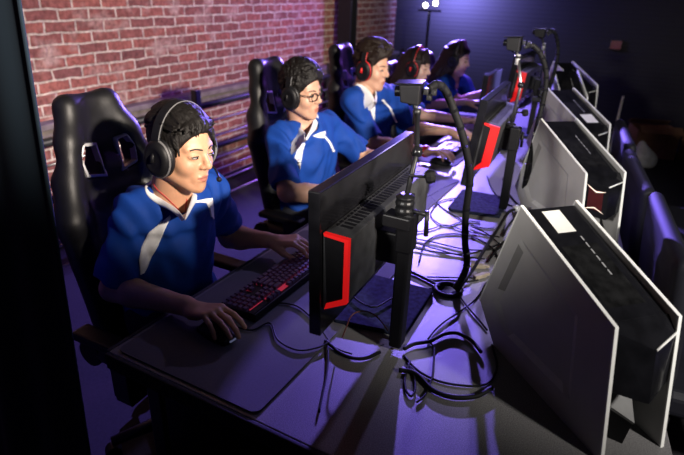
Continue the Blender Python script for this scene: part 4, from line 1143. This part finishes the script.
        for p in ((.10, sg*.014, .0235), (.10, sg*.028, .0275), (.095, sg*.040, .0275), (.085, sg*.050, .0225)):
            hit, no, _, _ = bodyb.find_nearest(Vector(H(p))); pp.append(hit+no*.0005)
        add_tube(bm, catmull([tuple(p) for p in pp], 4), .0023*hs, 8, True, None); b_ = fin(bm, 'eyebrow', MT['brow'], root, smooth=True); b_.location = -inv
    # ---- shirt
    S = Field(lo, hi, max(h, .0042))
    torso(S, .014, .055)
    sl = c.get('sleeve', (.72, .72))
    for a, f in zip(arms, sl):
        e = a[0]+(a[1]-a[0])*f
        S.cone(a[0]+V(0, 0, .004), e, .060 if not fem else .055, .066 if not fem else .058, .04)
    # cut the sleeve openings and hem
    for a, f in zip(arms, sl):
        d = nrm(a[1]-a[0]); e = a[0]+(a[1]-a[0])*f
        fnc = lambda X, Y, Z: np.maximum(np.maximum(-((X-e[0])*d[0]+(Y-e[1])*d[1]+(Z-e[2])*d[2]), np.sqrt((X-e[0])**2+(Y-e[1])**2+(Z-e[2])**2)-.115), -((X-e[0])*np.sign(0)+0*X) - 1)
        outw = np.sign(np.dot(a[0]-neck, lat))
        inner = a[0]-lat*outw*.055
        fnc2 = lambda X, Y, Z: np.maximum(fnc(X, Y, Z), -((X-inner[0])*lat[0]+(Y-inner[1])*lat[1]+(Z-inner[2])*lat[2])*outw)
        S.put(fnc2, e-.12, e+.12, .002, 's')
        S.cone(e-d*.004, e+d*.05, .046 if not fem else .040, .046, .004, 's')
    S.half(hip+V(0, 0, -.055), V(0, 0, -1))
    # folds in the cloth
    def folds(X, Y, Z):
        return .0055*np.sin(38*Z+21*X+9*np.sin(13*Y))*np.sin(17*Y+11*X+2) + .0036*np.sin(61*X-44*Y+30*Z+3*np.sin(20*Z))
    S.warp(folds)
    # neckline
    S.cone(neck-nrm(hc-neck)*.035, neck+nrm(hc-neck)*.12, (.055 if not fem else .050), .062, .006, 's')
    if c.get('vneck') is not None:
        vn = V(*c['vneck']); S.cone(neck+fw*.045+V(0, 0, .005), vn, .042, .004, .006, 's')
        S.cone(neck+fw*.10+V(0, 0, .03), vn+fw*.03, .042, .006, .006, 's')
    sm_ = S.mesh('shirt'); sh_ = link('shirt', sm_, MT[c.get('shirt', 'shirt')], root); sh_.location = -inv
    sb = bvh_of(sm_)
    ax_ = nrm(hc-neck-fw*.01); f2 = nrm(fw-ax_*np.dot(fw, ax_)); l2 = np.cross(ax_, f2)
    if np.dot(l2, lat) < 0: l2 = -l2
    if c.get('vneck') is not None:
        vp = V(*c['vneck']); polo = c.get('polo', True); wdt = c.get('collar', .029) if polo else .021; nr = .054 if not fem else .048
        for sg in (-1, 1):
            bm = BM(); rows = []
            for i in range(21):
                ph = PI*(i/20); u = min(1., ph/1.15)
                dr = f2*math.cos(max(ph, .6))+l2*sg*math.sin(max(ph, .6))
                inner = (neck+dr*(nr+.004)+ax_*.012)*u + (vp+fw*.004)*(1-u)
                outd = dr*.9-ax_*.5
                out = inner + nrm(outd)*wdt
                if u < 1: out = out*u + (1-u)*(vp + l2*sg*(.020 if polo else .004) - ax_*(.022 if polo else .017) + fw*.0)
                hit, no, _, _ = sb.find_nearest(Vector(out)); out2 = np.array(hit+no*.004) if (np.array(hit)-out)@(np.array(hit)-out) < .03**2 else out
                mid = (inner+out2)/2 + ax_*.006*(1 if polo else .4) + dr*.003
                und = np.array(hit-no*.004)
                rows.append([bm.verts.new(Vector(q)) for q in (inner-ax_*.006, inner, mid, out2, und)])
            for A_, B_ in zip(rows, rows[1:]):
                for k_ in range(4): bm.faces.new((A_[k_], A_[k_+1], B_[k_+1], B_[k_]))
            cl_ = fin(bm, 'collar', MT['shirtw'], sh_, smooth=True, sub=1)
    for nm, A, B, mt_ in c.get('patches', []):
        if nm == 'collar': continue
        o = patch([sb, bodyb] if nm == 'collar' else [sb], A, B, MT[mt_], nm, sh_, .005 if nm == 'collar' else .004)
    # ---- trousers and shoes
    S = Field((hip[0]-.2, hip[1]-.3, .0), (hip[0]+.75, hip[1]+.3, hip[2]+.16), .0085)
    S.ell(hip+V(0, 0, -.0), (.13, .175, .115), None, .03)
    T = []
    for sg in (-1, 1):
        a = hip+V(0, sg*.09, -.03); kn = V(hip[0]+.42, hip[1]+sg*.13, .545); an = V(hip[0]+.46+.04*sg, hip[1]+sg*.14, .085)
        S.cone(a, kn, .082, .062, .03); S.cone(kn, an, .060, .043, .02); T.append(an)
    S.half((0, 0, .075), (0, 0, -1))
    tr = link('trousers', S.mesh('trousers'), MT['trouser'], root); tr.location = -inv
    for an in T:
        S = Field((an[0]-.12, an[1]-.08, -.01), (an[0]+.24, an[1]+.08, .16), .006)
        S.cone((an[0]-.02, an[1], .045), (an[0]+.15, an[1], .035), .043, .036, .02); S.cone((an[0]-.01, an[1], .05), (an[0], an[1], .10), .042, .038, .02); S.half((0, 0, .002), (0, 0, -1))
        s_ = link('shoe', S.mesh('shoe'), MT['shoe'], root); s_.location = -inv
    hr = hair_obj(c['hair'], H, Rh, hs, c.get('seed', 1), c['hairmat'], root); hr.location = -inv
    return root, H, Rh, hs, inv, bodyb, arms, hands
UP = (0, 0, 1)
TP = (.35, 24, .6)      # typing
MP = (.42, 17, .75)     # on the mouse
def P3(p): return tuple(float(v) for v in p)
P1 = dict(vox=.0034, seed=3, label='nearest seated person, blue jersey with white V collar, hand on a mouse',
  hip=(-1.30, 1.16, .585), chest=(-1.215, 1.12, .885), neck=(-1.150, 1.075, 1.052), polo=False, head=P3(at(181, 148, 1.507)), look=(-1, 7, -3), hs=.945,
  shR=(-1.230, 1.005, .985), elR=(-1.262, .912, .772), wrR=P3(onz(186, 306, .797)), shL=(-1.175, 1.255, .985), elL=(-1.20, 1.375, .775), wrL=P3(onz(266, 240, .808)),
  hands=[((.97, -.10, -.02), UP, MP), ((1., .22, -.05), UP, TP)], skin='skin1', hair='short', hairmat='hairblack', sleeve=(.90, .72),
  vneck=P3(at(184, 217, 1.44)),
  patches=[('collar', [(149, 178), (157, 196), (169, 209.5), (184, 222)], [(154.5, 177), (163, 193), (173, 204), (183.5, 214)], 'shirtw'),
           ('collar', [(191.5, 186), (191, 200), (188.5, 214), (184, 222)], [(186.5, 187), (186, 199), (185.5, 208), (183.5, 214)], 'shirtw'),
           ('shirt_panel', [(170, 215), (158, 225), (148, 233), (141.5, 247), (139, 260), (140, 274)], [(170.5, 217.5), (167, 224), (164, 232), (158.5, 245), (151, 258), (144, 272)], 'shirtw'),
           ('shirt_panel', [(190, 201.5), (200, 200), (206, 198.5), (211.5, 198)], [(190, 203.5), (200, 202.5), (206, 203), (212.5, 207)], 'shirtw'),
           ('shirt_panel', [(206, 202), (209, 209), (211, 217)], [(212, 201), (213, 209), (213, 219)], 'shirtw')])
P2 = dict(vox=.0045, seed=5, label='seated person wearing glasses and a blue polo, second from the front',
  hip=(-1.42, 2.24, .57), chest=(-1.385, 2.17, .86), neck=(-1.375, 2.13, 1.03), head=P3(at(301, 91.5, 2.45)), look=(-4, 5, 2), hs=.97,
  shR=(-1.405, 1.985, .965), elR=P3(onz(287, 193, .80)), wrR=(-1.03, 1.965, .80), shL=(-1.35, 2.335, .965), elL=(-1.20, 2.46, .815), wrL=(-1.0, 2.40, .81),
  hands=[((1., .05, -.03), UP, MP), ((1., .05, -.05), UP, TP)], skin='skin2', hair='curly', hairmat='hairblack', sleeve=(.86, .86),
  vneck=P3(at(304, 139, 2.33)),
  patches=[('collar', [(285.5, 116), (292, 129), (300, 142)], [(290, 115), (298, 129), (305.5, 139)], 'shirtw'),
           ('collar', [(309, 119), (312, 131), (310.5, 143)], [(306, 120), (307.5, 131), (305.5, 139)], 'shirtw'),
           ('shirt_panel', [(303, 143), (296.5, 151), (294, 160), (294, 174)], [(305, 143), (302.5, 151), (301.5, 160), (299.5, 174)], 'shirtw'),
           ('shirt_panel', [(312, 136), (319, 133), (325, 131)], [(315, 137), (320, 138), (324.5, 138)], 'shirtw'),
           ('shirt_panel', [(324, 137), (329, 143), (333, 152)], [(325.5, 136.5), (330.5, 142.5), (334.5, 151.5)], 'shirtw')])
P3_ = dict(vox=.0055, seed=8, label='seated person in blue polo with a red wristband, third from the front',
  hip=(-1.52, 3.12, .57), chest=(-1.47, 3.03, .88), neck=P3(at(365, 88, 3.13)), head=P3(at(371, 66.5, 3.10)), collar=.021, look=(-3, 8, 0), hs=1.04,
  shR=P3(at(352, 103, 3.08)), elR=P3(onz(374, 143, .805)), wrR=P3(onz(421, 150.5, .805)), shL=P3(at(391, 99, 3.32)), elL=P3(onz(412, 128, .80)), wrL=P3(onz(446, 131, .81)),
  hands=[((1., -.1, -.04), UP, MP), ((1., .05, -.05), UP, TP)], skin='skin2', hair='quiff', hairmat='hairbrown', sleeve=(.90, .8),
  vneck=P3(at(375, 101, 3.0)),
  patches=[('collar', [(359, 83), (365, 93), (373, 103)], [(362.5, 81), (369, 90), (375.5, 99.5)], 'shirtw'),
           ('collar', [(378.5, 89), (380, 95), (378, 102)], [(376, 90), (377, 95), (375.5, 99.5)], 'shirtw'),
           ('shirt_panel', [(368, 104.5), (371, 112), (372.5, 122)], [(375.5, 101), (374.5, 112), (374.5, 123)], 'shirtw'),
           ('shirt_panel', [(381, 100), (389, 108), (395.5, 122)], [(383, 99), (391, 108), (397, 122)], 'shirtw')])
P4 = dict(vox=.006, seed=11, fem=True, label='seated person with bangs and long dark hair, fourth from the front',
  hip=(-1.56, 3.98, .55), chest=(-1.52, 3.90, .82), neck=P3(at(411, 88, 3.96)), head=P3(at(416, 66, 3.93)), collar=.015, look=(0, 10, 0), hs=1.03,
  shR=P3(at(402, 98, 3.85)), elR=P3(onz(422, 115, .82)), wrR=P3(onz(461, 119.5, .81)), shL=P3(at(426, 96, 4.1)), elL=P3(onz(428, 105, .82)), wrL=P3(onz(465, 102, .83)),
  hands=[((1., .0, -.05), UP, TP), ((1., .0, -.05), UP, TP)], skin='skin3', hair='bangs', hairmat='hairlong', sleeve=(.8, .8), vneck=P3(at(420, 97, 3.85)),
  patches=[('collar', [(405, 84), (407, 90), (411, 95)], [(407.5, 83), (410, 88), (413, 92)], 'shirtw')])
P5 = dict(vox=.006, seed=17, fem=True, label='farthest seated person, long hair and blue shirt, near the back wall',
  hip=(-1.56, 4.72, .55), chest=(-1.50, 4.66, .80), neck=P3(at(453, 79, 4.43)), head=P3(at(456.5, 58.5, 4.40)), look=(-2, 12, 0), hs=1.04,
  shR=P3(at(442, 88, 4.32)), elR=P3(at(460, 101, 4.28)), wrR=P3(onz(482, 93, .86)), shL=P3(at(464, 86, 4.55)), elL=P3(at(472, 98, 4.5)), wrL=(-1.05, 4.95, .82),
  hands=[((1., .15, -.10), UP, TP), ((1., .0, -.05), UP, TP)], skin='skin3', hair='long', hairmat='hairlong', sleeve=(.7, .8))
RES = [person(q) for q in (P1, P2, P3_, P4, P5)]
hl = ('black headset with silver stitching on the nearest player', 'black headset on the player wearing glasses', 'headset with red ear rings on the third player', 'red-ringed headset on the person with bangs', 'dark headset on the farthest long-haired player')
for r, lab, acc, mic in zip(RES, hl, ('plastic', 'leather', 'redband', 'redband', 'leather'), (True, False, False, False, False)):
    headset(lab, r[1], r[2], r[3], acc, mic)
# small things the players wear
root, H, Rh, hs, inv, bb, arms, hands = RES[0]
bm = BM(); w = []
for px, py in ((153.5, 184), (158, 190), (166, 197), (174, 205), (182, 213), (184.5, 213), (185.8, 206), (186.5, 199)):
    hit, no, _, _ = bb.ray_cast(Vector(C0), Vector(ray(px, py)).normalized())
    if hit is None: continue
    w.append(tuple(hit+no*.001))
add_tube(bm, catmull(w, 4), .0017, 6); o = fin(bm, 'neck_cord', MT['redcord'], root, smooth=True); o.location = -inv
root, H, Rh, hs, inv, bb, arms, hands = RES[1]
bm = BM()
for sg in (-1, 1):
    lp = [H((.104+.004*math.cos(a)*0, sg*(.033+.024*math.cos(a)*(1 if abs(math.cos(a)) < .9 else .98)), .001+.0175*math.sin(a))) for a in [2*PI*i/18 for i in range(19)]]
    add_tube(bm, lp, .0021, 6); add_tube(bm, [H((.102, sg*.057, .006)), H((.05, sg*.079, .008)), H((.0, sg*.083, .004))], .0018, 6)
add_tube(bm, [H((.105, -.010, .004)), H((.107, 0, .007)), H((.105, .010, .004))], .0018, 6)
gl = fin(bm, 'glasses', MT['plastic'], root, smooth=True); gl.location = -inv
root, H, Rh, hs, inv, bb, arms, hands = RES[2]
a = arms[0]; d = nrm(a[2]-a[1]); bm = BM(); add_lathe(bm, [(.031, -.014), (.0335, -.012), (.0335, .012), (.031, .014)], a[2]+d*.028, d, 20); o = fin(bm, 'wristband', MT['red'], root, smooth=True); o.location = -inv
# mice under the mouse hands
def mouse_at(label, hnds, w):
    m_ = np.mean(hnds[1:3], 0); d = nrm((m_-w)*V(1, 1, 0)); c = w+d*.125; mouse(label, (c[0], c[1], DESK+.0048), math.atan2(d[1], d[0]))
mouse_at('mouse under the hand of the nearest player, on the large mat', RES[0][7][0], RES[0][6][0][2])
mouse_at('mouse of the player wearing glasses, hidden side of the nearest monitor', RES[1][7][0], RES[1][6][0][2])
mouse_at('mouse under the hand with the red wristband', RES[2][7][0], RES[2][6][0][2])
# ================================================================== light
def spot(name, loc, aim, col, power, size, blend, rad):
    l = bpy.data.lights.new(name, 'SPOT'); l.energy = power; l.color = col; l.spot_size = math.radians(size); l.spot_blend = blend; l.shadow_soft_size = rad
    o = bpy.data.objects.new(name, l); COL.objects.link(o); o.location = loc
    o.rotation_euler = (Vector(aim)-Vector(loc)).to_track_quat('-Z', 'Y').to_euler(); return o
spot('key_spot', (1.9, .2, 2.3), (-1.62, 2.07, 2.17), (1., .87, .74), 1250, 54, .62, .07)
spot('face_fill_spot', (1.9, .25, 2.32), (-1.12, 1.10, 1.36), (1., .87, .74), 620, 16, .9, .07)  # unseen spot added to brighten the nearest face
spot('computer_fill_spot', (1.9, .5, 2.3), (.30, 1.97, 1.31), (1., .95, .89), 340, 62, .6, .08)  # added out of view to light the computers
spot('front_fill_spot', (-.9, -1.0, 1.95), (-.27, 2.95, 1.12), (1., .95, .90), 250, 30, .9, .12)  # made-up fill from front left for the computers' side panels
spot('overhead_stage_spot', (-.95, 4.9, 3.0), (-.75, 2.5, .75), (.48, .40, 1.), 250, 36, .8, .06)
spot('stage_spot', (-2.25, 6.25, 1.95), (-.5, 1.6, .75), (.25, .17, 1.), 2800, 70, .5, .05)
spot('stage_spot_wall', (-1.3, 6.0, 2.6), (-3.2, 3.2, .3), (.36, .12, .95), 420, 80, .7, .1)
spot('haze_glow_fill', (-2.4, 6.75, 1.72), (-2.3, 7.3, 1.62), (.30, .27, 1.), 330, 160, 1., .15)  # added lamp; its glow on the wall stands in for haze
w = bpy.data.worlds.new('world'); SC.world = w; w.use_nodes = True
w.node_tree.nodes['Background'].inputs['Color'].default_value = (.012, .012, .020, 1); w.node_tree.nodes['Background'].inputs['Strength'].default_value = .25
SC.view_settings.view_transform = 'Standard'; SC.view_settings.look = 'None'; SC.view_settings.gamma = 1.
SC.view_settings.exposure = 0.; SC.view_settings.use_curve_mapping = False
